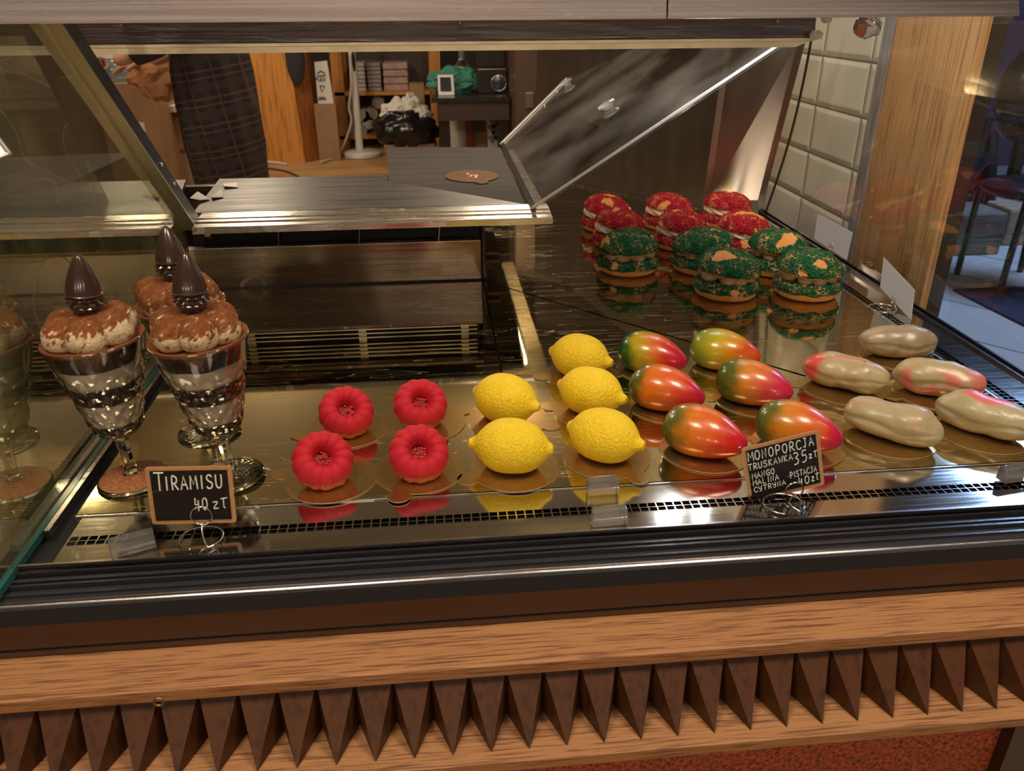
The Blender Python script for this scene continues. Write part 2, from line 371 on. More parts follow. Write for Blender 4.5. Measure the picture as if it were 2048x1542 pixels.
cp('tray_lip', MB().box((-.387, .7285, -.008), (.728, .7305, -.0002)).box((.7295, .7305, -.008), (.7312, 1.92, -.0002)), M['alu'])
mb = MB(); perf(mb, (-1.3, .687, -.0015), (1, 0, 0), (0, 1, 0), 92, .0093, .0067, 2, -.036, .042, -.05, .87)
cp('front_vent_strip', mb, M['strip'])
# front rail, grooves, rounded edge and fascia as long extrusions along X
def extr(prof, x0, x1): return MB().hexa([(x0, y, z) for y, z in prof], [(x1, y, z) for y, z in prof])
XR = 1.15
cp('inner_lip', extr([(.6475, -.004), (.6505, -.004), (.6505, .0012), (.6475, .0012)], XL, .80), M['edge'])
mb = extr([(.610, -.016), (.6475, -.008), (.6475, -.03), (.610, -.03)], XL, XR)
for k, (yy, zz) in enumerate(((.6435, -.0035), (.634, -.0055), (.6285, -.0065), (.6185, -.009))):
    mb.hexa([(XL, yy-.0014, zz-.012), (XL, yy+.0014, zz-.012), (XL, yy+.0014, zz), (XL, yy-.0014, zz)], [(XR, yy-.0014, zz-.012), (XR, yy+.0014, zz-.012), (XR, yy+.0014, zz), (XR, yy-.0014, zz)])
cp('glass_channel', mb, M['railblk'])
cp('rail_edge', extr([(.6025, -.016), (.6035, -.0125), (.606, -.0105), (.6095, -.010), (.6115, -.0115), (.6115, -.02), (.6025, -.02)], XL, XR), M['edge'], smooth=True)
cp('fascia', extr([(.602, -.0205), (.610, -.0205), (.614, -.064), (.608, -.064)], XL, XR), M['fascia'])
cp('fascia_shadow_gap', extr([(.609, -.0645), (.63, -.0645), (.63, -.0672), (.609, -.0672)], XL, XR), M['darkgap'])
cp('fascia_foot', extr([(.607, -.0675), (.63, -.0675), (.63, -.0725), (.607, -.0725)], XL, XR), M['fascia'])
# side rail on the right
cp('side_glass_channel', MB().box((.800, .66, -.02), (.8035, 1.95, .003)).box((.8036, .66, -.02), (.812, 1.95, -.004)).box((.812, .66, -.02), (.8155, 1.95, .004)).box((.8156, .62, -.02), (.835, 1.95, -.008)), M['railblk'])
# canopy, beam, struts
CY = .86
z0 = PY(1000, 40, CY).z
cp('canopy', extr([(CY, z0), (CY+.009, z0+.05), (CY+.04, z0+.06), (CY+.42, z0+.06), (CY+.42, z0+.004), (CY+.01, z0-.0005)], XL, PY(1335, 28, CY).x-.001), M['canopy'])
_x0 = PY(1335, 28, CY).x+.0008; _x1 = PY(2040, 28, CY).x
cp('canopy', MB().hexa([(_x0, y, z) for y, z in [(CY, z0), (CY+.009, z0+.05), (CY+.04, z0+.06), (CY+.42, z0+.06), (CY+.42, z0+.004), (CY+.01, z0-.0005)]], [(_x1-dx, y, z) for y, z, dx in [(CY, z0, 0), (CY+.009, z0+.05, .01), (CY+.04, z0+.06, .06), (CY+.42, z0+.06, .06), (CY+.42, z0+.004, .0), (CY+.01, z0-.0005, 0)]]), M['canopy'])
BY = 1.2; bt = z0-.002; b1 = PY(1000, 81, BY).z; b2 = PY(1000, 88, BY).z; b3 = PY(1000, 101, BY).z; bx = PY(1632, 60, BY).x; bx2 = PY(1602, 92, BY).x
cp('light_beam', extr([(BY+.008, bt), (BY, b1), (BY+.05, b1), (BY+.05, bt)], PY(120, 60, BY).x, bx), M['beam'])
cp('beam_trim', MB().hexa([(PY(120, 60, BY).x, y, z) for y, z in [(BY-.004, b1-.0005), (BY-.004, b2), (BY+.004, b2-.001), (BY+.004, b3), (BY+.05, b3), (BY+.05, b1-.0005)]], [(x, y, z) for x, y, z in [(bx, BY-.004, b1-.0005), (bx-.003, BY-.004, b2), (bx-.006, BY+.004, b2-.001), (bx2-.006, BY+.004, b3), (bx2-.006, BY+.05, b3), (bx, BY+.05, b1-.0005)]]), M['strut'])
for q in ((245, 50), (920, 45), (1553, 43)):
    p = PY(q[0], q[1], BY+.003); cp('bolt', MB().ball((p.x, p.y-.004, p.z), (.0022, .003, .0022), 10, 6), M['screw'], smooth=True)
# under-canopy led strips (real lamps of the case)
M['led'] = emit('led_diode', (.75, .88, 1.0), 60)
led = thing('led_strip', 'row of small cold white light diodes fixed under the steel canopy', 'light strip', (0, 1.24, z0-.004))
MB().box((-.38, .03, -.001), (.52, .055, .0)).build('backing', M['black'], led)
for i in range(46):
    if (i % 5) < 3: MB().ball((-.36+i*.0195, .0425, -.003), (.0016, .0016, .0016), 8, 6).build('diode', M['led'], led)
for _i, _x in enumerate((.40, .425, .45, .475, .50, .70)): bulb('case_light', (_x, 1.285+.012*(_i % 3), z0-.014), .28, (.85, .92, 1.0), .0012)
# left strut with its dark flank
def strutpart(x0, x1, d0, d1):
    a = Vector((0, 1.352, .1385)); e = Vector((0, .985, .4655)); d = (e-a).normalized(); n = Vector((0, d.z, -d.y))  # points back
    if n.y < 0: n = -n
    return MB().slab([(x0, *(a+n*d0).yz), (x1, *(a+n*d0).yz), (x1, *(e+n*d0).yz), (x0, *(e+n*d0).yz)], n*(d1-d0))
strut = cp('side_strut', strutpart(-.4175, -.3955, 0, .003), M['strut'])
cp('strut_flank', strutpart(-.3985, -.3955, .0032, .026), mat('grey_strut_flank', (.10, .11, .13), .4, .7), parent=strut, label='dark grey flank with bolts')
for t in (.36, .25):
    a = Vector((0, 1.352, .1385)); e = Vector((0, .985, .4655)); n = Vector((0, (e-a).z, -(e-a).y)).normalized(); n = n if n.y > 0 else -n
    p = a+(e-a)*t+n*.014; cp('bolt', MB().ball((-.3945, p.y, p.z), (.003, .0035, .0035), 12, 8), M['screw'], parent=strut, smooth=True)
# left dividing pane (clear glass seen at a shallow angle) and its foot channel
pn = cp('dividing_pane', MB().slab([(PANE, .612, -.004), (PANE, 1.34, -.004), (PANE, 1.34, .142), (PANE, .985, .462), (PANE, .868, .462)], (-.0005, 0, 0)), M['glass'])
cp('pane_foot', MB().box((PANE-.004, .612, -.006), (PANE+.003, 1.33, .0015)), M['tealedge'], label='teal lower edge of the glass pane')
cp('pane_channel', MB().box((PANE+.0062, .70, -.004), (PANE+.0115, 1.33, .004)), M['edge'])
cp('pane_channel', MB().box((PANE-.018, .68, -.005), (PANE-.006, 1.33, .003)), M['clear'])
# front pane and right pane, leaning in to the canopy
TX = _x1-.01
cp('front_pane', MB().slab([(PANE, .640, -.004), (.806, .640, -.004), (.784, CY+.01, z0), (PANE, CY+.01, z0)], (0, .0005, 0)), M['clearpane'])
cp('side_pane', MB().slab([(.8076, .644, -.003), (.8076, 1.93, -.003), (.785, 1.80, z0), (.785, CY+.012, z0)], (.0005, 0, 0)), M['clearpane'])
# steel rear corner walls
SW = [(.28, 2.43), (.664, 1.955)]
cp('rear_corner_panel', MB().slab([(.295, 2.411, -.01), (.664, 1.955, -.01), (.664, 1.895, .44), (.295, 2.35, .44)], (.004, .004, 0)), M['steelwall'])
cp('rear_corner_panel', MB().slab([(.664, 1.955, -.01), (.806, 1.925, -.01), (.806, 1.79, .44), (.664, 1.895, .44)], (.002, .006, 0)), M['steelwall'])
cp('corner_skirting', MB().slab([(.20, 2.522, 0), (.664, 1.9495, 0), (.664, 1.948, .006), (.20, 2.521, .006)], (-.002, -.002, 0)), M['alu'])
c = spline([(.818, 1.80, .44), (.818, 1.81, .33), (.817, 1.83, .22), (.815, 1.86, .12), (.815, 1.90, .03), (.812, 1.915, -.01)], 6)
cp('edge_seal', MB().tube(c, .003, 8), M['black'], smooth=True)
# rear shelf: rails, sheet, plank
SH = .153
def rail(x0, x1):
    return extr([(1.321, .1395), (1.321, .1485), (1.323, .1505), (1.345, .1515), (1.346, .1535), (1.362, .154), (1.363, .1555), (1.385, .156), (1.398, .156), (1.398, .150), (1.345, .1395)], x0, x1)
cp('shelf_rail', rail(-.3955, .1935), M['alu'])
cp('shelf_rail', rail(XL, -.449), M['alu'])
cp('shelf_side_rail', MB().box((.160, 1.346, .1395), (.1935, 1.40, .150)).box((.164, 1.40, .1395), (.1935, 2.02, .1495)), M['alu'])
cp('shelf_sheet', MB().slab([(-.412, 1.399, .150), (.152, 1.399, .150), (-.095, 1.634, .150), (-.095, 1.690, .150), (-.434, 1.690, .150)], (0, 0, .0065)), M['sheet'])
cp('shelf_sheet', MB().slab([(XL, 1.399, .150), (-.445, 1.399, .150), (-.50, 1.690, .150), (XL, 1.690, .150)], (0, 0, .0065)), M['sheet'])
plank = MB().slab([(-.092, 1.638, .142), (.156, 1.403, .142), (.161, 2.007, .142), (-.113, 2.045, .142)], (0, 0, .0135)).build('shelf_board', wood('black_wood', (.045, .032, .028), (.012, .009, .008), 'X', .7, 1.0, .4))
tag(plank, 'dark stained wooden board at the right end of the rear shelf', 'board')
# air duct below the shelf
lx = PZ(438, 575, .035).x
cp('duct_ledge', MB().slab([(-.440, 1.152, .031), (.0635, 1.152, .031), (.0735, 1.345, .031), (-.440, 1.345, .031)], (0, 0, .004)), M['duct'])
mb = MB()
for k in range(4): mb.box((-.42, 1.176, .0045+k*.0068), (.055, 1.179, .0065+k*.0068))
for xx in (-.42, -.30, -.13, .03): mb.box((xx, 1.180, .0), (xx+.012, 1.183, .031))
cp('duct_grille', mb, M['strut'])
cp('duct_body', MB().box((-.44, 1.195, .0005), (.060, 1.34, .030)), M['darkgap'])
uz1 = PY(960, 557, 1.352).z; uz2 = PY(960, 482, 1.352).z
cp('duct_panel', MB().box((-.42, 1.352, uz1), (.073, 1.358, uz2)), M['duct'])
cp('duct_panel_lip', MB().box((-.42, 1.3515, uz2+.0002), (.073, 1.366, uz2+.0016)), M['alu'])
cp('duct_slot', MB().box((-.42, 1.40, uz1), (.073, 1.42, .139)), M['darkgap'])
for q in (556, 717, 876):
    x = PY(q, 470, 1.37).x; cp('slot_divider', MB().slab([(x, 1.36, uz2+.002), (x+.004, 1.36, .139), (x+.004, 1.39, .139), (x, 1.39, uz2+.002)], (.0012, 0, 0)), M['duct'])
cp('duct_end_bracket', MB().box((.082, 1.46, .002), (.088, 1.62, .138)).box((.09, 1.47, .045), (.115, 1.62, .05)).box((.09, 1.47, .03), (.115, 1.62, .035)), M['fascia'])
cp('duct_panel', MB().box((XL, 1.352, .0), (-.46, 1.358, .10)), M['duct'])
cp('rear_panel', MB().slab([(XL, 1.50, .157), (-.585, 1.50, .157), (-.66, 1.50, .43), (XL, 1.50, .43)], (0, .004, 0)), M['duct'])
cp('case_rear_wall', MB().box((XL, 1.70, -.03), (.08, 1.72, .14)), M['duct'])
# hinge hardware at the strut's foot
hw = thing('hinge_bolt', 'knurled metal bolt in a black block below the shelf corner', 'bolt', tuple(PY(405, 470, 1.345)))
MB().box((-.014, -.008, -.012), (.004, .008, .006)).build('block', M['black'], hw, bevel=.001)
mb = MB(); 
for k in range(7): mb.lathe([(.0045 if k % 2 else .0052, 0), (.0045 if k % 2 else .0052, .0014)], 14, (0, 0, k*.0014))
o = mb.build('bolt', M['screw'], hw, smooth=True); o.rotation_euler = (0, RD(90), 0); o.location = (.0045, 0, 0)
# clear acrylic flap leaning right from the shelf edge
ac = [Vector((.163, 1.352, .157)), None, None, Vector((.166, 2.03, .157))]
p = PY(1552, 97, 1.36); slope = (p.z-.157)/(p.x-.163)
def onac(px, py):
    d = _ray(px, py); t = (.157-EYE.z - slope*(.163))/(d.z-slope*d.x) if 0 else ((.157 - slope*.163) - EYE.z)/(d.z - slope*d.x); return EYE+d*t
ac[1] = Vector((p.x+.03, p.y, p.z+.03*slope)); q = onac(1195, 98); q0 = ac[3]; ac[2] = q + (q-q0)*.08
flap = MB().slab(ac, (.002, 0, -.003)).build('acrylic_flap', M['acrylic'])
tag(flap, 'clear scratched acrylic flap leaning from the shelf edge up to the beam', 'flap')
def strip_between(a, b, wdt, n, name, m):
    a, b = Vector(a), Vector(b); d = (b-a).normalized(); s = d.cross(Vector(n)).normalized()*wdt
    return MB().slab([a-s, b-s, b+s, a+s], Vector(n)*.004).build(name, m, flap)
nrm = (ac[1]-ac[0]).cross(ac[3]-ac[0]).normalized()
strip_between(ac[0]+nrm*.001, ac[1]+nrm*.001, .0016, nrm, 'polished_edge', M['acredge'])
strip_between(ac[0]+Vector((.004, 0, .002)), ac[3]+Vector((.004, 0, .002)), .004, nrm, 'hinge_strip', M['black'])
strip_between(q0+nrm*.001, ac[2]+nrm*.001, .0025, nrm, 'polished_edge', M['acredge'])
for (x, y, r) in ((1135, 170, .0135), (1217, 216, .0150)):
    c = onac(x, y); r *= 1.25
    o = MB().lathe([(r*.55, 0), (r*.6, .002), (r*.7, .006), (r, .0075), (r, .0105), (r*.9, .0115)], 28).build('finger_knob', glassy('clear_knob', (.60, .62, .64), 3.0, .03, .55, (.85, .87, .9)), flap, smooth=True)
    o.rotation_euler = (-nrm if nrm.dot(EYE-c) < 0 else nrm).to_track_quat('Z', 'Y').to_euler(); o.location = c
for (x, y) in ((1113, 184), (1088, 211)):
    c = onac(x, y); MB().ball(tuple(c), .0035, 10, 6).build('rivet', M['screw'], flap, smooth=True)

# ------------------------------------------------------------------ wooden counter under the case
ctr = thing('wooden_counter', 'oak counter front with a carved spiky panel below the display case', 'counter')
LZ = -.0735
o = MB().box((XL, .553, LZ-.014), (XR, .66, LZ)).build('counter_edge', M['oak'], ctr, bevel=.0015)
mb = MB(); PT = .0352; zt = LZ-.014; zb = PY(1059, 1498, .518).z; yb = .562
n0 = -40; xo = PY(1059, 1498, .518).x
for i in range(n0, 34):
    xm = xo+i*PT; x0 = xm-PT/2; x1 = xm+PT/2
    mb.add([(x0, yb, zt), (x1, yb, zt), (xm, .518, zb), (x0, yb, zb), (x1, yb, zb)], [(0, 2, 1), (0, 3, 2), (1, 2, 4), (3, 4, 2), (0, 1, 4, 3)])
mb.build('carved_panel', M['oakrelief'], ctr)
MB().box((XL, yb+.001, zb-.0), (XR, .63, zt)).build('panel_backing', M['oakrelief'], ctr)
MB().box((XL, .506, zb-.0125), (XR, .60, zb-.0003)).build('lower_rail', M['oak'], ctr, bevel=.001)
px_ = PY(2013, 1480, .535).x
MB().box((XL, .545, FLOOR+.05), (px_, .56, zb-.013)).build('cork_panel', M['cork'], ctr)['label'] = 'speckled orange panel'
MB().box((px_, .53, FLOOR), (px_+.12, .58, zb-.014)).build('dark_post', mat('dark_varnished_wood', (.035, .015, .012), .35), ctr)
MB().box((XL, .601, FLOOR), (.80, 2.4, -.075)).build('cabinet_body', M['darkgap'], ctr)
p = PY(318, 1403, .6)
o = MB().tube([(.0042*cos(a*pi/8), 0, .0042*sin(a*pi/8)) for a in range(17)], .0013, 6).build('screw_ring', mat('old_brass', (.16, .10, .05), .5, .6), ctr, smooth=True); q = PY(318, 1403, .553); o.location = (q.x, .5525, q.z)

# ------------------------------------------------------------------ food
def smoothline(prof, n=4): return [(max(p.x, .0002), p.y) for p in spline([(a, b, 0) for a, b in prof], n)]
def lumps(p, s, o): return noise.noise(Vector((p[0]*s+o, p[1]*s-o, p[2]*s+o*.3)))
M['gold'] = mat('gold_card', (.48, .31, .11), .13, .9, .12, (400, 400, 400), .15, .0002)
M['goldrim'] = mat('gold_card_rim', (.80, .60, .32), .35, .6)
BN = [0]
def board(name, label, px, rot, group, r=.051, tab=.0125, m='gold', thick=.0012):
    p = PZ(px[0], px[1], 0); pts = []
    d0 = r+tab*.45; a0 = math.acos((d0*d0+r*r-tab*tab)/(2*d0*r))
    for i in range(72):
        a = a0+(2*pi-2*a0)*i/71; pts.append((r*cos(a), r*sin(a)))
    b0 = pi-math.acos((d0*d0+tab*tab-r*r)/(2*d0*tab))
    for i in range(1, 20):
        a = -b0+2*b0*i/20; pts.append((d0+tab*cos(a), tab*sin(a)))
    mb = MB(); n = len(pts); mb.add([(x, y, 0) for x, y in pts]+[(x, y, thick) for x, y in pts], [tuple(range(n-1, -1, -1)), tuple(range(n, 2*n))], mi=0)
    mb.add([(x, y, 0) for x, y in pts]+[(x, y, thick) for x, y in pts], [(i, (i+1) % n, (i+1) % n+n, i+n) for i in range(n)], mi=1)
    o = mb.build(name, [M[m], M['goldrim']]); BN[0] += 1; o.location = (p.x, p.y, .0003+.00004*(BN[0] % 6)); o.rotation_euler.z = RD(rot)
    return tag(o, label, 'cake board', group), p
TOPB = .0017
# --- lemons
M['lemon'] = mat('lemon_velvet', (.86, .58, .008), .62, 0, .10, (330, 330, 330), 1.0, .0022, sub=.05)
def lemon_mesh(seed):
    prof = [(-.0455, .0008), (-.0450, .0042), (-.0428, .0066), (-.0395, .0092), (-.0345, .0160), (-.026, .0242), (-.014, .0298), (0, .0315), (.014, .0298), (.026, .0240), (.0345, .0155), (.0395, .0090), (.0435, .0064), (.0468, .0048), (.0476, .0008)]
    L = spline([(x, r, 0) for x, r in prof], 5); rows = []; seg = 72
    for p in L:
        row = []
        for i in range(seg):
            a = 2*pi*i/seg; r = max(p.y, .0003)
            q = Vector((p.x, r*cos(a), r*sin(a))); k = 1+.018*lumps(q, 60, seed)
            zz = q.z*k*(.98); y = q.y*k
            z = zz+.0262
            if z < .004: z = .004-(.004-z)*.12; y *= 1-.0*z
            row.append((q.x, y, max(z, 0)))
        rows.append(row)
    return MB().grid(rows)
lem = [('front', 'left', (1029, 936), -7, 200, 172), ('rear', 'left', (1016, 838), -36, -25, 0), ('front', 'right', (1212, 914), -36, -62, 0), ('middle', 'right', (1185, 823), -36, 160, 0), ('rear', 'right', (1163, 750), -34, 180, 0)]
lemlab = ['bright yellow lemon shaped cake at the front of the left lemon pair', 'bright yellow lemon shaped cake at the rear of the left lemon pair', 'bright yellow lemon shaped cake, front one of the row of three lemons', 'bright yellow lemon shaped cake, middle one of the row of three lemons', 'bright yellow lemon shaped cake, rearmost of the row of three lemons']
for i, (a, b, px, rz, tabrot, flip) in enumerate(lem):
    _, p = board('cake_board', 'gold card with a tab under the '+['front lemon of the left pair', 'rear lemon of the left pair', 'front lemon in the row of three', 'middle lemon in the row of three', 'rearmost lemon in the row of three'][i], px, tabrot, 'gold cake boards')
    o = lemon_mesh(i*3.1).build('lemon_cake', M['lemon'], smooth='all'); tag(o, lemlab[i], 'cake', 'lemon cakes'); o.location = (p.x-.003, p.y+.001, TOPB); o.rotation_euler.z = RD(rz+flip); o.scale = (1.04, 1.04, 1.02)
# --- red ribbed ring cakes
M['rasp'] = attrmat('raspberry_velvet', [(0, (.62, .20, .05)), (.35, (.58, .02, .02)), (1, (.50, .003, .016))], .75, bump=.5, bscale=900, bdist=.0005)
M['crumb'] = mat('raspberry_crumbs', (.48, .03, .04), .75, 0, .5, (300, 300, 300), .5)
def bundt(loc, rz, tilt, seed, label):
    root = thing('ring_cake', label, 'cake', loc, rz, 'red ribbed ring cakes'); root.scale = (.89, .89, .89)
    seg = 144; rows = []; ks = []; ring = 36; ribs = 13
    T = Matrix.Rotation(-tilt, 3, 'X'); H = .031
    for j in range(ring+1):
        a = -pi*.50 + (2*pi)*j/ring
        row = []
        for i in range(seg):
            ph = 2*pi*i/seg
            rib = 1-abs(sin(ribs*ph/2+.25*sin(seed+ph)))**.7 if False else abs(sin(ribs*ph/2))**.55
            Rc = .0215; tr = .0158; ca, sa = cos(a), sin(a)
            rr = tr*(1+.20*(rib-.75)*.7*sm(-1, .3, ca+.6*max(sa, 0)))
            hole = 1 if ca > 0 else .70
            q = Vector(((Rc+rr*ca*hole)*cos(ph), (Rc+rr*ca*hole)*sin(ph), rr*sa*1.28))
            q *= 1+.02*lumps(q, 90, seed)
            q = T @ q; q.z += H-.003
            lo = q.z
            rough = 1-sm(.008, .02, lo)
            q.x *= 1+rough*.07*lumps(q, 260, seed); q.y *= 1+rough*.07*lumps(q, 240, seed+4)
            if q.z < .0015: q.z = .0
            ks += [max(0, min(1, sm(.004, .028, lo)+.35*lumps(q, 300, seed)*rough))]
            row.append(tuple(q))
        rows.append(row)
    MB().grid(rows, k=ks, caps=False).build('ribbed_body', M['rasp'], root, smooth='all', attr=True)
    rn = random.Random(int(seed*10)); mb = MB()
    for n in range(75):
        a = rn.random()*2*pi; r = .0100*rn.random()**.5; d = Vector((r*cos(a), r*sin(a)-.0012, -.001+.005*rn.random()+r*.1))
        q = T @ d; q.z += H-.003; s = .0010+.0008*rn.random()
        mb.ball(tuple(q), (s*(1+rn.random()*.6), s, s), 6, 4)
    mb.build('crumb_filling', M['crumb'], root)['kind'] = 'stuff'
    return root
rb = [('front left ribbed red ring cake with crumbs in its hole', (650, 966), (663, 957), 165, 38), ('front right ribbed red ring cake, next to the front lemon', (840, 952), (839, 940), -112, 38), ('rear left ribbed red ring cake, half above the gold card behind', (696, 866), (695, 858), 190, 36), ('rear right ribbed red ring cake, behind another red one near the lemons', (843, 850), (850, 846), 30, 36)]
for i, (lab, fp, bp, tr, tl) in enumerate(rb):
    board('cake_board', 'gold card with a tab under the '+['front left', 'front right', 'rear left', 'rear right'][i]+' red ring cake', bp, tr, 'gold cake boards')
    p = PZ(*fp, 0); bundt((p.x, p.y+.004, TOPB), math.atan2(-p.x, p.y)*1.0 + RD(14), -RD(tl), 1.7*i+1, lab)
# --- mango cakes
def mangomat(name, stops):
    m = attrmat(name, stops, .30, bump=.35, bscale=160, bdist=.0006, coat=.5); return m
G_, O_, Rr, Y_, P_ = (.035, .075, .008), (.66, .16, .006), (.52, .012, .006), (.55, .30, .01), (.50, .01, .045)
mstops = [
 [(0, (.05, .085, .012)), (.25, (.11, .11, .012)), (.42, (.62, .17, .006)), (.68, (.66, .10, .008)), (.85, (.58, .012, .008)), (1, (.42, .005, .03))],
 [(0, (.04, .075, .012)), (.28, (.12, .12, .012)), (.45, (.60, .20, .008)), (.68, (.64, .13, .01)), (.84, (.58, .02, .03)), (1, (.45, .006, .05))],
 [(0, (.05, .07, .018)), (.22, (.10, .09, .012)), (.38, (.62, .15, .008)), (.66, (.64, .10, .008)), (.86, (.56, .02, .02)), (1, (.45, .006, .04))],
 [(0, (.02, .05, .012)), (.30, (.10, .11, .01)), (.50, (.58, .20, .01)), (.68, (.62, .13, .03)), (.82, (.60, .03, .06)), (1, (.50, .01, .05))],
 [(0, (.008, .05, .012)), (.25, (.02, .10, .01)), (.42, (.45, .35, .01)), (.62, (.62, .15, .008)), (.80, (.56, .015, .015)), (1, (.42, .005, .04))],
 [(0, (.18, .24, .02)), (.30, (.26, .30, .02)), (.48, (.50, .38, .01)), (.72, (.64, .22, .008)), (.90, (.60, .06, .01)), (1, (.55, .02, .01))]]
def mango(loc, rz, seed, stops, label, sc=1.0):
    prof = [(-.0480, .0008), (-.0468, .0095), (-.042, .0195), (-.032, .0275), (-.018, .0312), (-.002, .0310), (.014, .0272), (.028, .0212), (.040, .0135), (.0465, .0068), (.0485, .0008)]
    L = spline([(x, r, 0) for x, r in prof], 5); rows = []; ks = []; seg = 64
    for p in L:
        row = []
        for i in range(seg):
            a = 2*pi*i/seg; r = max(p.y, .0003); q = Vector((p.x, r*cos(a)*1.02, r*sin(a)))
            q *= 1+.012*lumps(q, 40, seed)
            z = q.z*.98+.0262 - .10*max(p.x, 0)*sm(0, .04, p.x)*.6
            if z < .0035: z = .0035-(.0035-z)*.1
            row.append((q.x, q.y, max(z, 0)))
            t = (p.x+.048)/.0965
            k = t+.10*lumps(q, 28, seed)+.07*lumps(q, 70, seed+3)+.035*lumps(q, 260, seed+7)+.10*(q.y/.03)*-.5+.06*(q.z/.03)
            ks.append(min(1, max(0, k)))
        rows.append(row)
    root = MB().grid(rows, k=ks).build('mango_cake', mangomat('mango_glaze', stops), smooth='all', attr=True)
    tag(root, label, 'cake', 'mango cakes'); root.location = loc; root.rotation_euler.z = rz; root.scale = (sc, sc, sc*.94)
    return root
mg = [('orange mango shaped cake with olive end, directly left of the larger price sign', (1411, 900), (1411, 880), -39, -38), ('glossy mango shaped cake with a red tip, partly hidden by the larger price sign', (1596, 890), (1596, 878), -36, 20),
      ('orange mango shaped cake with dark green left flank beside the middle lemon', (1336, 810), (1331, 795), -35, 35), ('green to orange mango cake with pinkish tip, middle of the right row', (1509, 798), (1510, 790), -35, 170),
      ('mango shaped cake with deep green, yellow and red bands, rearmost beside the rear lemon', (1308, 737), (1309, 724), -35, 190), ('lime green and yellow mango shaped cake, rearmost on the right of the mangoes', (1452, 730), (1452, 716), -31, 180)]
for i, (lab, bp, fp, rz, tr) in enumerate(mg):
    board('cake_board', 'gold card under the '+['front left', 'front right', 'middle left', 'middle right', 'rear left', 'rear right'][i]+' mango shaped cake', bp, tr, 'gold cake boards', r=.0535)
    p = PZ(bp[0]-4, bp[1]+6, 0); mango((p.x-.001, p.y, TOPB), RD(rz), i*2.3+.5, mstops[i], lab, 1.03)
# --- pale oblong pistachio cakes
def pistmat(name, base, pink, lo, hi):
    m, t, b = nt(name)
    a = N(t, 'ShaderNodeAttribute', attribute_name='k'); r = ramp(t, a.outputs['Fac'], [(lo, base), (hi, pink)])
    t.links.new(r.outputs[0], b.inputs['Base Color']); b.inputs['Roughness'].default_value = .38; b.inputs['Coat Weight'].default_value = .25; b.inputs['Coat Roughness'].default_value = .2
    b.inputs['Subsurface Weight'].default_value = .08; b.inputs['Subsurface Radius'].default_value = (.01, .006, .003); b.inputs['Subsurface Scale'].default_value = .3
    n = N(t, 'ShaderNodeTexNoise', i_Scale=60.0, i_Detail=2.0); t.links.new(coords(t), n.inputs['Vector']); addbump(t, b, n.outputs['Fac'], .15, .001)
    return m
def oblong(loc, rz, seed, m, paint, label):
    rows = []; ks = []; seg = 72; n = 56; L = .056
    for j in range(n+1):
        t = -1+2*j/n; x = L*math.copysign(abs(sin(t*pi/2)), t) if abs(t) > 0 else 0
        e = (1-abs(x/L)**2.6)**.5 if abs(x) < L else 0
        e = max(e, .02)
        wv = .0275-.0016*math.exp(-((x+.002)/.018)**2)+.0012*sin(x*60+seed)
        hv = .0245-.0012*math.exp(-((x)/.016)**2)+.0014*sin(x*50+seed*2)
        row = []
        for i in range(seg):
            a = 2*pi*i/seg; q = Vector((x, e*wv*cos(a), e*hv*sin(a)))
            side = math.exp(-((sin(a)+.25)/.25)**2)     # dripping skirt fold low on the flank
            q.y *= 1+.05*side*lumps(q, 60, seed)*2-.085*math.exp(-((sin(a)-.0+.12*sin(x*70+seed))/.16)**2)*abs(cos(a))
            q *= 1+.10*lumps(q, 30, seed)+.035*lumps(q, 75, seed)+.008*lumps(q, 200, seed)
            z = q.z+.0215
            if z < .0025: z = .0025-(.0025-z)*.1
            row.append((q.x, q.y+.004*sin(x*28+seed), max(z, 0))); ks.append(min(1, max(0, paint(q, lambda s, o: lumps(q, s, o+seed)))))
        rows.append(row)
    o = MB().grid(rows, k=ks).build('pistachio_cake', m, smooth='all', attr=True)
    tag(o, label, 'cake', 'pale oblong cakes'); o.location = loc; o.rotation_euler.z = rz
    return o
beige, pink, deep = (.40, .30, .155), (.60, .16, .13), (.62, .07, .055)
pc = [('brownish oblong glazed cake without pink, nearest the white card', (1790, 712), (1794, 700), -14, 205, (.27, .20, .115), (.33, .24, .15), lambda q, n: .5+n(30, 0)),
      ('beige oblong cake with a red left end and pink streaks beside the mangoes', (1685, 777), (1693, 763), -36, 160, beige, deep, lambda q, n: .9*math.exp(-((q.x+.043)/.011)**2)*(q.z > -.01)+.55*math.exp(-((q.y-.3*q.x+.004+.008*n(60, 1))/.0035)**2)*(q.z > 0)+.35*math.exp(-((q.x-.02+.01*n(50, 3))/.003)**2)*(q.z > 0)),
      ('beige oblong cake with faint pink flank and right end, right of the pink streaked one', (1870, 787), (1868, 770), -30, 180, (.39, .31, .155), pink, lambda q, n: .75*math.exp(-((q.x-.048)/.02)**2)+.8*math.exp(-((q.y+.024)/.01)**2)*sm(-.01, .3, n(40, 2)+.1)),
      ('beige oblong cake with a frosty left tip, front one right of the price sign', (1778, 874), (1778, 858), -48, -30, (.41, .32, .18), pink, lambda q, n: .30*math.exp(-((q.y-.35*q.x-.002+.008*n(60, 1))/.006)**2)+.25*math.exp(-((q.x-.03)/.008)**2)*(q.z > 0)),
      ('oblong cake with a big pink patch and silver glitter, at the right edge', (1962, 866), (1967, 853), -48, -55, (.41, .33, .18), (.66, .14, .14), lambda q, n: 1.1*sm(-.1, .35, n(24, 1)+.35-((q.x+.008)/.045)**2-abs(q.y-.3*q.x-.004)/.02+.45*(q.z/.024)))]
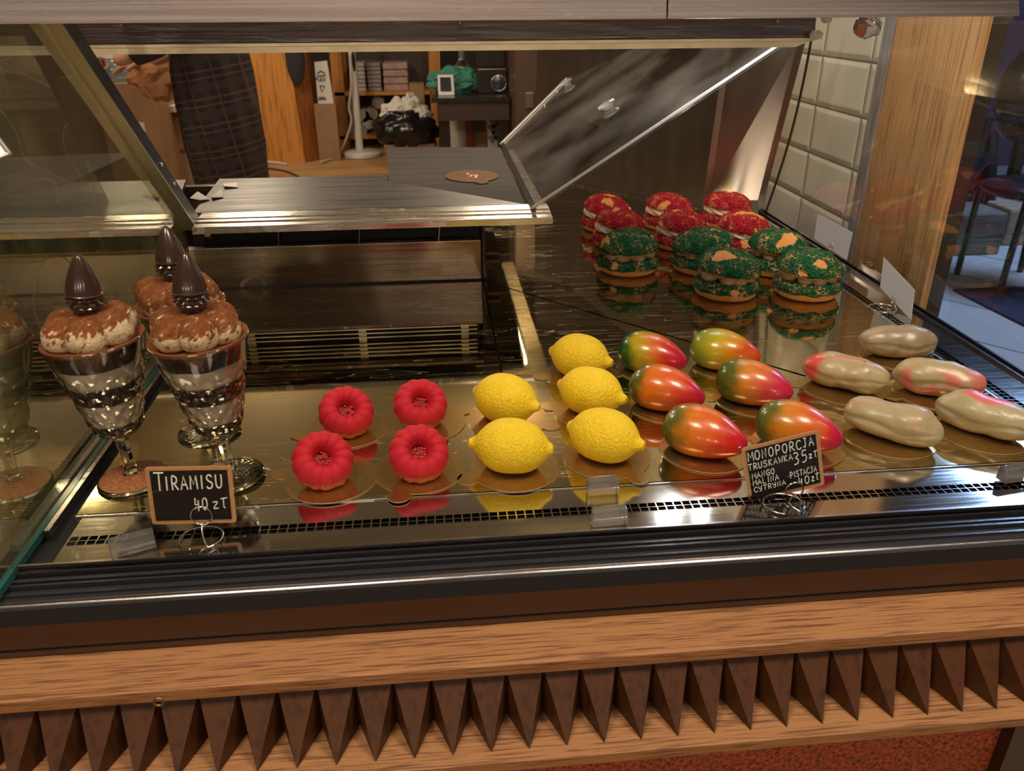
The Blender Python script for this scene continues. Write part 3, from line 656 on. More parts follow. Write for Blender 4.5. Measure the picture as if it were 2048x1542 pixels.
for i, (lab, bp, fp, rz, tr, c0, c1, paint) in enumerate(pc):
    board('cake_board', 'gold card under the '+['brownish oblong cake', 'pink streaked oblong cake beside the mangoes', 'middle right oblong cake with pink end', 'front oblong cake with frosty tip', 'oblong cake with pink patch at the right edge'][i], bp, tr, 'gold cake boards', r=.0535)
    p = PZ(*bp, 0); o = oblong((p.x, p.y, TOPB), RD(rz), i*1.9+.4, pistmat('pistachio_glaze', c0, c1, .12, .75), paint, lab)
    if i in (3, 4):
        rn = random.Random(i); mb = MB(); me = o.data
        for k in range(150 if i == 4 else 60):
            ctr = Vector((-.048, 0, .036)) if i == 3 else Vector((.022, -.006, .043))
            v = min((rn.choice(me.vertices).co for _ in range(12)), key=lambda c: (c-ctr).length+rn.random()*.014)
            s = .0004+.0004*rn.random(); mb.ball(tuple(v), (s, s*.8, s*.5), 5, 3)
        g = mb.build('silver_glitter', mat('silver_glitter', (.9, .86, .84), .3, .8), o); g['kind'] = 'stuff'
# --- cream puffs with cracked crust
def crustmat(name, crust, crack, bun):
    m, t, b = nt(name)
    a = N(t, 'ShaderNodeAttribute', attribute_name='k')
    nzn = N(t, 'ShaderNodeTexNoise', i_Scale=260.0, i_Detail=3.0); co = coords(t); t.links.new(co, nzn.inputs['Vector'])
    big = N(t, 'ShaderNodeTexNoise', i_Scale=45.0, i_Detail=2.0); t.links.new(co, big.inputs['Vector'])
    wv = N(t, 'ShaderNodeMix', data_type='VECTOR'); wv.inputs['Factor'].default_value = .006; t.links.new(co, wv.inputs[4]); t.links.new(nzn.outputs['Color'], wv.inputs[5])
    vo = N(t, 'ShaderNodeTexVoronoi', feature='DISTANCE_TO_EDGE', i_Scale=135.0); t.links.new(wv.outputs[1], vo.inputs['Vector'])
    vf = N(t, 'ShaderNodeTexVoronoi', i_Scale=310.0); t.links.new(wv.outputs[1], vf.inputs['Vector'])
    # crack width varies over the bun
    wd = N(t, 'ShaderNodeMapRange'); wd.inputs['From Min'].default_value = .45; wd.inputs['From Max'].default_value = .75; wd.inputs['To Min'].default_value = .0; wd.inputs['To Max'].default_value = .085; t.links.new(big.outputs['Fac'], wd.inputs['Value'])
    gt = N(t, 'ShaderNodeMath', operation='GREATER_THAN'); t.links.new(vo.outputs['Distance'], gt.inputs[0]); t.links.new(wd.outputs[0], gt.inputs[1])
    # outline of the crust: painted coverage broken by noise
    th = N(t, 'ShaderNodeMath', operation='MULTIPLY_ADD'); th.inputs[1].default_value = .3; th.inputs[2].default_value = .35; t.links.new(nzn.outputs['Fac'], th.inputs[0])
    cv = N(t, 'ShaderNodeMath', operation='GREATER_THAN'); t.links.new(a.outputs['Fac'], cv.inputs[0]); t.links.new(th.outputs[0], cv.inputs[1])
    mk = N(t, 'ShaderNodeMath', operation='MULTIPLY'); t.links.new(gt.outputs[0], mk.inputs[0]); t.links.new(cv.outputs[0], mk.inputs[1])
    cr = ramp(t, vf.outputs['Color'], [(.1, tuple(c*.7 for c in crust)), (.5, crust), (.9, tuple(min(1, c*1.3) for c in crust))])
    br = ramp(t, big.outputs['Fac'], [(.35, bun), (.65, crack)])
    mx = N(t, 'ShaderNodeMix', data_type='RGBA'); t.links.new(mk.outputs[0], mx.inputs[0]); t.links.new(br.outputs[0], mx.inputs[6]); t.links.new(cr.outputs[0], mx.inputs[7])
    t.links.new(mx.outputs[2], b.inputs['Base Color']); b.inputs['Roughness'].default_value = .75; b.inputs['Specular IOR Level'].default_value = .25
    h1 = N(t, 'ShaderNodeMath', operation='SUBTRACT'); h1.inputs[0].default_value = 1; t.links.new(vf.outputs['Distance'], h1.inputs[1])
    h2 = N(t, 'ShaderNodeMath', operation='MULTIPLY'); t.links.new(h1.outputs[0], h2.inputs[0]); t.links.new(mk.outputs[0], h2.inputs[1])
    e1 = N(t, 'ShaderNodeMapRange'); e1.inputs['From Max'].default_value = .18; t.links.new(vo.outputs['Distance'], e1.inputs['Value'])
    h3 = N(t, 'ShaderNodeMath', operation='MULTIPLY'); t.links.new(e1.outputs[0], h3.inputs[0]); t.links.new(h2.outputs[0], h3.inputs[1])
    addbump(t, b, h3.outputs[0], 1.0, .0045)
    return m
CR = crustmat('red_crust', (.50, .008, .028), (.66, .30, .12), (.62, .23, .035))
CG = crustmat('green_crust', (.006, .115, .038), (.62, .30, .12), (.62, .23, .035))
M['creamr'] = mat('ivory_cream', (.74, .62, .44), .5, sub=.1)
M['creamg'] = mat('pistachio_cream', (.40, .28, .17), .4, sub=.1)
M['nut'] = mat('sliced_pistachio', (.36, .30, .10), .6)
def crust(q, seed, cell=95):
    d = noise.voronoi(Vector(q)*cell+Vector((seed*7, seed*3, 0)), distance_metric='DISTANCE')[0]
    e = d[1]-d[0]; big = noise.voronoi(Vector(q)*28+Vector((seed*5, 0, seed)), distance_metric='DISTANCE')[0]; be = big[1]-big[0]
    return e, be
def puff(loc, rz, seed, kind, label, tilt=8, sc=1.0, gape=.0):
    root = thing('cream_puff', label, 'pastry', loc, rz, '%s crusted cream puffs' % kind); root.scale = (sc, sc, sc*.92)
    m = CR if kind == 'red' else CG; R0 = .0535
    def shell(prof, lo, name, mtx=None, bare=0.0):
        L = spline([(r, z, 0) for r, z in prof], 5); rows = []; ks = []; seg = 160
        for p in L:
            row = []
            for i in range(seg):
                a = 2*pi*i/seg; q = Vector((max(p.x, .0004)*cos(a), max(p.x, .0004)*sin(a), p.y)); q *= 1+.03*lumps(q, 30, seed)
                e, be = crust(q, seed, 150)
                cover = sm(lo, lo+.004, q.z+.0035*lumps(q, 90, seed+2)) if name == 'bottom_bun' else sm(lo, lo+.003, q.z+.002*lumps(q, 120, seed))
                patch = 1 - sm(.34, .40, lumps((q.x+.07, q.y, q.z), 30, seed+9)+.2*lumps(q, 110, seed))
                c = cover*patch; h = c*(.25+.75*sm(.0, .25, e))
                k = c
                n = Vector((q.x, q.y, (q.z-.02)*1.2)).normalized(); q = q+n*(.0030*h+.0011*c*lumps(q, 210, seed+5))
                row.append(tuple(mtx @ q if mtx else q)); ks.append(k)
            rows.append(row)
        return MB().grid(rows, k=ks).build(name, m, root, smooth='all', attr=True)
    shell([(.030, 0), (.044, .0008), (.0515, .006), (.0540, .014), (.0545, .022), (.052, .029), (.047, .0325), (.040, .033), (.02, .033)], .0125, 'bottom_bun')
    T = Matrix.Translation((0, 0, .042)) @ Matrix.Rotation(RD(tilt), 4, 'Y') @ Matrix.Rotation(RD(seed*40), 4, 'Z')
    shell([(.02, .0), (.044, .0), (.0505, .003), (.0525, .008), (.0505, .016), (.044, .026), (.033, .034), (.018, .039), (.0005, .0405)], .004, 'lid', T, bare=.25 if kind == 'green' else 0)
    mb = MB(); rn = random.Random(int(seed*9))
    if kind == 'red':
        rows = []; seg = 120
        for (r, z) in smoothline([(.03, .030), (.042, .031), (.0475, .035), (.0488, .040), (.0470, .046), (.040, .050), (.028, .051)], 4):
            rows.append([((r*(1+.035*sin(11*2*pi*i/seg+z*420))+.002)*cos(2*pi*i/seg), (r*(1+.035*sin(11*2*pi*i/seg+z*420))+.002)*sin(2*pi*i/seg), z+.004*(-cos(2*pi*i/seg))*(tilt/10)) for i in range(seg)])
        mb.grid(rows); mb.ball((.048, .004, .052), (.008, .008, .006), 12, 8); mb.build('piped_cream', M['creamr'], root, smooth='all')
    else:
        for n in range(9):
            a = 2*pi*n/9+.3*rn.random(); r = .036; s = .0125+.002*rn.random()
            mb.ball((r*cos(a), r*sin(a), .038+.004*(-cos(a))*tilt/10), (s, s, .0105), 18, 12)
        mb.ball((0, 0, .040), (.032, .032, .010), 20, 8); mb.build('cream_dollops', M['creamg'], root, smooth='all')
        nb = MB()
        for n in range(16):
            a = -pi*.75+1.5*rn.random()*pi; r = .0485+.002*rn.random(); c = Vector((r*cos(a), r*sin(a), .036+.012*rn.random())); d = Vector((rn.uniform(-1, 1), rn.uniform(-1, 1), rn.uniform(-1, 1)))*.004
            nb.tube([c-d, c, c+d], [.0004, .0009, .0004], 5)
        o = nb.build('nut_slivers', M['nut'], root); o['kind'] = 'stuff'
    return root
pf = [('red', (1211, 450), 12, 'red cracked cream puff in the far left corner of the red group'), ('red', (1236, 482), 14, 'red cracked cream puff with bulging cream swirl, right behind the leftmost green one'),
      ('red', (1334, 446), 10, 'red cracked cream puff in the middle of the farthest row'), ('red', (1359, 485), 5, 'red cracked cream puff in the middle of the second row, cream line along its front'),
      ('red', (1450, 442), 6, 'red cracked cream puff at the right end of the farthest row'), ('red', (1481, 488), 6, 'red cracked cream puff at the right of the second row with a thick cream band'),
      ('green', (1255, 533), -4, 'green cracked cream puff with round cream dollops, leftmost of the green ones'), ('green', (1401, 531), -8, 'green cracked cream puff, middle of the rear green row'),
      ('green', (1450, 580), 7, 'green cracked cream puff front and centre with slivered nuts at its right'), ('green', (1549, 534), 5, 'green cracked cream puff at the right of the rear green row'), ('green', (1610, 580), 4, 'green cracked cream puff at the front right with a bare tan patch')]
for i, (kd, fp, tl, lab) in enumerate(pf):
    p = PZ(fp[0], fp[1]+8, 0); puff((p.x, p.y, .0003), RD(-20+(i*53) % 37), i*1.31+.7, kd, lab, -tl if kd == 'red' and 0 else tl, sc=1.05 if kd == 'green' else 1.0)

# ------------------------------------------------------------------ tiramisu goblets
def goblet_glass():
    m = bpy.data.materials.new('goblet_glass'); m.use_nodes = True; t = m.node_tree; t.nodes.clear()
    o = N(t, 'ShaderNodeOutputMaterial'); g = N(t, 'ShaderNodeBsdfGlass'); g.inputs['IOR'].default_value = 1.45; g.inputs['Roughness'].default_value = .02; g.inputs[0].default_value = (.97, .97, .93, 1)
    t.links.new(g.outputs[0], o.inputs[0]); return m
M['gob'] = goblet_glass()
M['cut'] = glassy('cut_glass', (.95, .94, .90), 3.0, .04, 0.0)
M['cocoasponge'] = mat('cocoa_sponge', (.040, .014, .008), .5, 0, .6, (150, 150, 150), .6, .002, coat=.4)
M['mascarp'] = mat('mascarpone', (.86, .78, .62), .45, 0, .12, (70, 70, 70), .4, .001, sub=.1)
M['choc'] = mat('dark_chocolate', (.045, .020, .016), .24, coat=.4)
DUST = attrmat('cocoa_dusted_cream', [(0, (.66, .54, .36)), (.30, (.58, .42, .25)), (.48, (.26, .095, .035)), (1, (.17, .052, .018))], .85, bump=.9, bscale=420, bdist=.0016, spec=.15)
def goblet(loc, rz, seed, label, cocoa, footdust=False, tip=(0, 0)):
    root = thing('tiramisu_goblet', label, 'dessert', loc, rz, 'tiramisu goblets')
    fc = lambda i, z: 1.0
    # foot with radiating cuts
    seg = 96; rows = []
    for r, z in smoothline([(.0372, 0), (.0382, .0012), (.0376, .0028), (.030, .0048), (.018, .0068), (.0095, .009)], 4)+[(.0093, .0091)]:
        rows.append([(r*cos(2*pi*i/seg), r*sin(2*pi*i/seg), z+(.0007*cos(24*2*pi*i/seg)*sm(.034, .02, r)*sm(.009, .012, r))) for i in range(seg)])
    MB().grid(rows).build('foot', M['gob'], root, smooth='all')
    hexf = lambda i, z: 1/max(cos(((2*pi*i/48) % (pi/4))-pi/8), .92)*.94
    MB().lathe(smoothline([(.0092, .0092), (.0075, .012), (.0062, .018), (.0062, .030), (.0072, .042), (.0095, .052), (.0135, .0565)], 4), 48, rf=hexf).build('stem', M['gob'], root, smooth=20)
    # cut-glass bowl: diamond facets modelled in the wall
    seg = 96; rows = []
    for r, z in smoothline([(.0135, .0567), (.0205, .0595), (.026, .066), (.0295, .078), (.033, .092), (.0370, .108), (.0410, .124), (.0455, .140), (.0512, .1625)], 6):
        row = []
        for i in range(seg):
            a = 2*pi*i/seg; u = 12*a; v = z*330
            cut = abs(sin((u+v)/2))*abs(sin((u-v)/2)); fade = sm(.060, .066, z)*sm(.138, .130, z)
            rr = r+.0024*(cut-.5)*fade
            row.append((rr*cos(a), rr*sin(a), z))
        rows.append(row)
    b = MB().grid(rows, caps=False).build('cut_glass_bowl', M['cut'], root, smooth=12)
    MB().tube([(.0512*cos(2*pi*i/64), .0512*sin(2*pi*i/64), .1628) for i in range(65)], .0011, 6).build('rim', M['cut'], b, smooth='all')
    def inner(z): 
        P = [(.0135, .0567), (.0205, .0595), (.026, .066), (.0295, .078), (.033, .092), (.0370, .108), (.0410, .124), (.0455, .140), (.0512, .1625)]
        for (r0, za), (r1, zb_) in zip(P, P[1:]):
            if za <= z <= zb_: return r0+(r1-r0)*(z-za)/(zb_-za)-.0022
        return .048
    lv = [.060, .074, .100, .120, .141, .1575]
    for li in range(5):
        rows = []; seg = 72
        zA, zB = lv[li], lv[li+1]
        for j in range(9):
            row = []
            for i in range(seg):
                a = 2*pi*i/seg; wa = .0022*nz((cos(a), sin(a), li), 1.6, seed)*(li > 0); wb = .0022*nz((cos(a), sin(a), li+1), 1.6, seed)
                if li == 4: wb = 0
                z = (zA+wa)+(zB+wb-zA-wa)*j/8; r = inner(min(max(z, .0568), .162))*(1+.012*nz((cos(a)*3, sin(a)*3, z*90), 1.5, seed)-.01)
                row.append((r*cos(a), r*sin(a), z))
            rows.append(row)
        MB().grid(rows).build('cocoa_sponge_layer' if li % 2 == 0 else 'cream_layer', M['cocoasponge'] if li % 2 == 0 else M['mascarp'], root, smooth='all')
    # piped cream top, dusted with cocoa
    rn = random.Random(int(seed*10)); mb = MB(); nl = 6
    def lobe(cx, cy, cz, r3, k0):
        seg, rings = 40, 26; rows = []; ks = []
        for j in range(rings+1):
            th = pi*min(max(j, .02), rings-.02)/rings; row = []
            for i in range(seg):
                d = Vector((sin(th)*cos(2*pi*i/seg), sin(th)*sin(2*pi*i/seg), -cos(th)))
                q = Vector((cx+r3[0]*d.x, cy+r3[1]*d.y, cz+r3[2]*d.z)); q += d*.0012*lumps(q, 90, seed)
                rad = (q.x**2+q.y**2)**.5
                top = sm(-.15, .75, d.z+cocoa*.5-.25-max(0, rad-.032)*16*(1-cocoa))
                k = top*.9+.95*lumps(q, 330, seed)+.5*lumps(q, 120, seed+2); ks.append(min(1, max(0, k))); row.append(tuple(q))
            rows.append(row)
        mb.grid(rows, k=ks)
    for n in range(nl):
        a = 2*pi*n/nl+.35+seed; r = .0275
        lobe(r*cos(a), r*sin(a), .1735+.0015*rn.uniform(-1, 1), (.0205, .0205, .0190), 0)
    lobe(0, 0, .177, (.021, .021, .0155), 1)
    mb.build('cream_topping', DUST, root, smooth='all', attr=True)
    rows = []; seg = 96; ks = []
    for r, z in [(.0495, .1588), (.0512, .1640), (.0500, .1648), (.044, .1606), (.02, .160)]:
        rows.append([(r*(1+.006*lumps((cos(2*pi*i/seg)*.05, sin(2*pi*i/seg)*.05, z), 90, seed))*cos(2*pi*i/seg), r*sin(2*pi*i/seg), z) for i in range(seg)]); ks += [.8 if r > .045 else .95]*seg
    MB().grid(rows, k=ks, caps=False).build('cocoa_rim', DUST, root, smooth='all', attr=True)
    # chocolate bullet with pyramid studded band
    cz = .1945; mb = MB(); nn = 12
    mb.lathe([(.0105, cz-.006), (.0118, cz), (.0150, cz+.001), (.0156, cz+.003), (.0145, cz+.0042)], 36)
    rows = []
    for j, (r, z) in enumerate([(.0145, cz+.0040), (.0148, cz+.0062), (.0146, cz+.0085), (.0156, cz+.0110), (.0150, cz+.0140)]):
        row = []
        for i in range(nn*4):
            ph = (i/4 + (.5 if j in (1,) else 0)) % 1.0; spike = max(0, 1-abs(ph-.5)*3.2)
            rr = r+(.0042*spike if j in (1, 3) else 0); a = 2*pi*i/(nn*4); row.append((rr*cos(a), rr*sin(a), z))
        rows.append(row)
    mb.grid(rows)
    mb.lathe([(.0152, cz+.0140), (.0176, cz+.0146), (.0180, cz+.0158), (.0170, cz+.0166)], 40)
    mb.lathe(smoothline([(.0168, cz+.0166), (.0162, cz+.022), (.0142, cz+.030), (.0112, cz+.038), (.0074, cz+.0455), (.0034, cz+.0515), (.0005, cz+.0535)], 4), 40)
    o = mb.build('chocolate_cone', M['choc'], root, smooth=35); o.rotation_euler = (tip[0], tip[1], 0); o.location = (-.18*sin(tip[1]), .18*sin(tip[0]), .18*(1-cos(tip[0])*cos(tip[1])))
    if footdust:
        MB().lathe([(.012, .0086), (.020, .0068), (.0355, .0040), (.0362, .0036), (.03, .0052), (.012, .0090)], 64).build('cocoa_dust', mat('cocoa_on_foot', (.30, .10, .035), .8, 0, .4, (300, 300, 300), .5), root, smooth='all')
    return root
for i, (px, lab, cc, fd, tp) in enumerate([((268, 960), 'tiramisu goblet with patchy cocoa and cocoa dusted foot, nearest the glass pane', .50, True, (RD(0), RD(8))),
      ((462, 955), 'tiramisu goblet with a tilted chocolate cone, standing right behind the small sign', .80, False, (RD(-3), RD(5))),
      ((420, 865), 'tiramisu goblet standing behind the other two, top fully covered in cocoa', 1.3, False, (RD(-4), RD(6)))]):
    p = PZ(*px, 0); g = goblet((p.x, p.y, .0012), -.2+i*.5, i*1.7+.6, lab, cc, fd, tp); g.rotation_mode = 'ZYX' if 0 else 'XYZ'; g.rotation_euler = (0, RD(-2.2), -.2+i*.5); g.scale = (.97, .97, 1.04)

# ------------------------------------------------------------------ price signs
GL = {'T': ['0,1 .9,1', '.45,1 .4,0'], 'I': ['.3,1 .25,0'], 'R': ['.1,0 .15,1 .6,.95 .7,.75 .55,.52 .14,.48', '.3,.5 .8,0'], 'A': ['0,0 .4,1 .8,0', '.12,.35 .68,.35'], 'M': ['0,0 .08,1 .42,.35 .78,1 .86,0'],
      'S': ['.72,.85 .5,1 .2,.95 .1,.75 .3,.55 .6,.45 .72,.25 .55,.03 .2,0 .05,.15'], 'U': ['.05,1 .05,.25 .3,0 .6,.1 .72,.4 .72,1'], 'O': ['.4,1 .1,.8 .05,.3 .3,0 .6,.1 .75,.5 .65,.9 .4,1'], 'N': ['.05,0 .08,1 .65,0 .7,1'],
      'P': ['.1,0 .12,1 .6,.98 .72,.75 .55,.5 .12,.45'], 'C': ['.75,.85 .5,1 .15,.8 .05,.4 .25,.05 .6,0 .78,.18'], 'J': ['.2,1 .75,1', '.5,1 .5,.15 .3,0 .1,.12'], 'K': ['.1,1 .1,0', '.7,1 .12,.45 .75,0'], 'W': ['0,1 .2,0 .42,.7 .65,0 .85,1'],
      'G': ['.75,.85 .45,1 .1,.7 .1,.25 .4,0 .72,.15 .72,.45 .45,.45'], 'L': ['.1,1 .1,0 .7,0'], 'Y': ['.05,1 .1,.6 .4,.5 .65,.6', '.7,1 .65,.3 .45,0 .15,.05'], '3': ['.1,.95 .5,1 .7,.75 .35,.55 .7,.35 .55,.05 .05,0'], '5': ['.8,1 .25,.98 .2,.58 .6,.6 .75,.3 .5,.02 .1,.02'],
      '4': ['.15,1 .1,.45 .7,.45', '.6,.8 .55,-.1'], '0': ['.4,1 .1,.8 .05,.3 .3,0 .6,.1 .75,.5 .65,.9 .4,1'], 'z': ['.05,.62 .65,.62 .1,0 .75,.02'], 'l': ['.35,1.05 .3,.1 .5,0', '0,.95 .85,1.05'], '.': ['.1,.05 .18,.02'], '-': ['.1,.45 .2,.42']}
M['chalk'] = mat('chalk_pen', (.74, .74, .70), .7)
M['slate'] = mat('black_card', (.010, .008, .008), .45, spec=.2)
M['signwood'] = mat('printed_wood_border', (.62, .31, .13), .5, 0, .10, (300, 8, 300))
def write(root, text, x, y, h, w, r, slope=0.0, name='chalk_lettering', gap=1.18):
    mb = MB(); cx = x
    for ch in text:
        if ch == ' ': cx += w*.6; continue
        for st in GL[ch]:
            pts = [tuple(map(float, q.split(','))) for q in st.split()]
            P = [Vector((cx+a*w, y+b*h+(cx-x+a*w)*slope, 0)) for a, b in pts]
            P = spline(P, 4) if len(P) > 3 and ch in 'SOUCJGY35R0PzlW' and ch not in 'W' else P
            P = [Vector((p.x, 0, p.y)) for p in P]
            if len(P) == 2: P = [P[0], (P[0]+P[1])/2, P[1]]
            mb.tube([p+Vector((0, -.0009, 0)) for p in P], r, 6, flat=1.0)
        cx += w*(gap if ch not in 'I.l-' else .72*gap)
    return mb.build(name, M['chalk'], root)
def sign(label, corners, Y, writer, lean=.10):
    TLp, TRp, BRp, BLp = [PY(*c, Y) for c in corners]
    u = ((TRp-TLp)+(BRp-BLp))/2; W = u.length; v = ((TLp-BLp)+(TRp-BRp))/2; H = v.length
    c = (TLp+TRp+BRp+BLp)/4; root = thing('price_sign', label, 'sign', tuple(c))
    roll = math.atan2(u.z, u.x); root.rotation_euler = (-lean, -roll*(1.8 if Y > .69 else 1), 0)
    def rr(w, h, rad, y0, y1, hole=None):
        pts = []
        for (sx, sz, a0) in ((1, 1, 0), (-1, 1, 90), (-1, -1, 180), (1, -1, 270)):
            for k in range(5): a = RD(a0+k*22.5); pts.append((sx*(w/2-rad)+rad*cos(a), sz*(h/2-rad)+rad*sin(a)))
        return [(x, y0, z) for x, z in pts], [(x, y1, z) for x, z in pts]
    a, b = rr(W*.985, H*.98, .003, .0005, .0011); MB().hexa(a, b).build('border', M['signwood'], root)
    a, b = rr(W*.985-.0085, H*.98-.0085, .0004, -.0001, .0004); MB().hexa(a, b).build('black_panel', M['slate'], root)
    a, b = rr(W+.0052, H+.0062, .003, -.0016, -.0013); MB().hexa(a, b).build('clear_sleeve', glassy('sleeve', (.97, .97, .97), .25, .02), root)
    writer(root, W, H); return root, c, W, H
def w1(r, W, H):
    write(r, 'T', -W*.395, H*.10, H*.30, W*.125, .00085); write(r, 'IRAMISU', -W*.285, H*.105, H*.225, W*.092, .00085, .03, gap=1.17)
    write(r, '40', W*.03, -H*.24, H*.20, W*.075, .00075); write(r, 'zl', W*.24, -H*.22, H*.17, W*.085, .0007)
s1, c1, W1, H1 = sign('small black sign with a wooden border reading TIRAMISU', [(293, 937), (468, 934), (470, 1043), (297, 1047)], .688, w1)
def w2(r, W, H):
    write(r, 'MONOPORC', -W*.43, H*.245, H*.155, W*.078, .00068, .0, gap=1.12); write(r, 'J', W*.265, H*.26, H*.15, W*.065, .00065); write(r, 'A', W*.345, H*.26, H*.15, W*.07, .00065)
    write(r, 'TRUSKAWKA', -W*.445, H*.085, H*.105, W*.058, .00055, .02, gap=1.12)
    write(r, '35', W*.13, H*.0, H*.20, W*.085, .0007, .05); write(r, 'zl', W*.325, H*.05, H*.10, W*.055, .0006)
    write(r, '-MANGO', -W*.455, -H*.075, H*.095, W*.055, .00055, .02, gap=1.1); write(r, '-MALINA', -W*.455, -H*.195, H*.095, W*.055, .00055, .02, gap=1.1); write(r, '-CYTRYNA', -W*.455, -H*.315, H*.085, W*.055, .0005, .02, gap=1.1)
    write(r, '-PISTACJA', W*.03, -H*.22, H*.10, W*.0425, .0005, .03, gap=1.08); write(r, '40', W*.16, -H*.38, H*.135, W*.07, .0006); write(r, 'zl', W*.325, -H*.36, H*.115, W*.05, .0006)
s2, c2, W2, H2 = sign('larger black sign with wooden border reading MONOPORCJA before the mango cakes', [(1482, 893), (1636, 869), (1654, 972), (1496, 998)], .700, w2)
def holder(label, base, R, ringc, rr, Y, back=None, facing=0):
    # one bent wire: a ring flat on the steel and an upright loop gripping the card
    root = thing('sign_holder', label, 'sign holder', (base.x, base.y, .0015), facing, 'bent wire sign holders')
    L = Matrix.Rotation(-facing, 3, 'Z') @ (ringc-Vector((base.x, base.y, .0015)))
    pts = [Vector((R*sin(a), R*.9*cos(a), .0)) for a in [RD(x) for x in range(-165, 150, 12)]]
    pts += [Vector((R*.45, -R*.75, .001)), Vector((R*.15, -R*.2, .004)), Vector((L.x-.001, L.y*.7, L.z*.45))]
    a0 = -pi/2
    for k in range(20): a = a0+.25+k/19*2*pi*1.05; pts.append(Vector((L.x+rr*cos(a), L.y-.0005-k*.00006, L.z+rr*sin(a))))
    MB().tube(spline(pts, 2), .00085, 8).build('wire', M['wire'], root, smooth='all')
    return root
holder('chrome wire ring holder gripping the tiramisu sign', PZ(403, 1078), .021, PY(403, 1030, .684), .0102, .684)
holder('chrome wire ring holder gripping the larger sign', PZ(1567, 1010), .021, PY(1588, 980, .695), .0100, .695)
# white cards on the right, seen from behind
M['card'] = mat('white_card', (.66, .66, .70), .6)
for (lab, hl, quad, X, basepx, rc) in (('plain white card in a wire holder near the white tiles', 'wire ring holder behind the rightmost green puff, with the farther white card', [(1635, 428), (1705, 465), (1693, 520), (1628, 477)], .778, (1650, 516), (1662, 492)),
      ('plain white card in a wire holder before the oak post', 'wire ring holder in front of the nearer white card', [(1767, 515), (1829, 580), (1822, 640), (1760, 575)], .776, (1765, 618), (1788, 600))):
    P = [PX(*q, X) for q in quad]; c = sum(P, Vector())/4; card = thing('price_card', lab, 'card', tuple(c), 0, 'white price cards')
    MB().slab([p-c for p in P], (.0006, 0, 0)).build('card_sheet', M['card'], card)
    b = PZ(*basepx, 0.0); r = PX(*rc, X-.002)
    if lab.endswith('white tiles'): b = Vector((X-.026, r.y+.0, 0))
    root = thing('sign_holder', hl, 'sign holder', (b.x, b.y, .0015), 0, 'bent wire sign holders')
    R = .022; pts = [Vector((R*cos(a), R*sin(a), 0)) for a in [RD(x) for x in range(20, 345, 12)]]
    Lx, Ly, Lz = r.x-b.x, r.y-b.y, r.z-.0015
    pts += [Vector((R*.95, -.002, .002)), Vector((Lx, Ly*.4, Lz*.4))]
    for k in range(20): a = -pi/2+.3+k/19*2*pi*.95; pts.append(Vector((Lx, Ly+.008*cos(a)*(1-.02*k), Lz+.008*sin(a)*(1-.02*k))))
    MB().tube(spline(pts, 2), .0009, 8).build('wire', M['wire'], root, smooth='all')
# clear plastic label holders
def clip(label, px, rz, L=.034, z=.0):
    p = PZ(*px, z); root = thing('label_clip', label, 'label holder', (p.x, p.y, .0006), RD(rz), 'clear plastic label holders')
    MB().hexa([(-L/2, -.007, 0), (L/2, -.007, 0), (L/2, .007, 0), (-L/2, .007, 0)], [(-L/2, -.003, .015), (L/2, -.003, .015), (L/2, .005, .017), (-L/2, .005, .017)]).build('block', M['clear'], root, bevel=.0008)
    MB().box((-L/2, -.0078, .006), (L/2, -.0066, .008)).build('ridge', M['clear'], root)
clip('clear plastic label holder lying below the tiramisu sign', (268, 1100), 22, .040)
clip('clear plastic label holder on the front strip below the front lemon', (1218, 1045), 3, .036)
clip('clear plastic label holder at the tray edge, just behind another one', (1205, 984), 2, .034)
clip('clear plastic label holder at the right edge of the front strip', (2030, 958), 8, .040)
# bits on the shelf
tn = board('cake_board', 'brown cake card with a bitten tab lying on the dark wooden board', (945, 352), 0, 'gold cake boards', m='gold')[0]
p = PZ(943, 352, .157); tn.location = (p.x, p.y, .1572); tn.scale = (1.15, 1.05, 1); tn.rotation_euler.z = RD(-75)
del tn['group']
tn.data.materials[0] = mat('brown_card', (.13, .05, .015), .6, 0, .3, (60, 60, 60), spec=.15); 
rn = random.Random(3); mb = MB()
for k in range(9):
    a = rn.random()*6.28; r = .018*rn.random(); mb.ball((r*cos(a)*1.4+.0, r*sin(a)*.6, .0013), (.004*rn.random()+.0015, .0025, .0004), 10, 4)
mb.build('cream_smear', mat('cream_smear', (.70, .48, .30), .5), tn)
def scrap(label, pts, z, col=(.70, .62, .58), name='paper_scrap'):
    P = [PZ(*q, z) for q in pts]; c = sum(P, Vector())/len(P); o = MB().slab([p-c+Vector((0, 0, .0012+.003*(i % 2))) for i, p in enumerate(P)], (0, 0, .0006)).build(name, mat('scrap_paper', col, .7)); o.location = c
    return tag(o, label, 'paper scrap', 'torn paper scraps on the shelf')
scrap('white torn paper scrap on the shelf nearest the strut foot', [(380, 398), (396, 388), (421, 400), (400, 405)], .1567)
scrap('small white torn paper scrap in the middle of the three on the shelf', [(422, 395), (443, 382), (446, 396), (424, 400)], .1567)
scrap('narrow white paper scrap at the rear edge of the shelf', [(446, 369), (474, 369), (475, 376), (449, 377)], .1567)
scrap('tan torn paper scrap seen through the dividing pane', [(285, 392), (292, 382), (315, 386), (318, 400)], .1567, (.62, .42, .20))

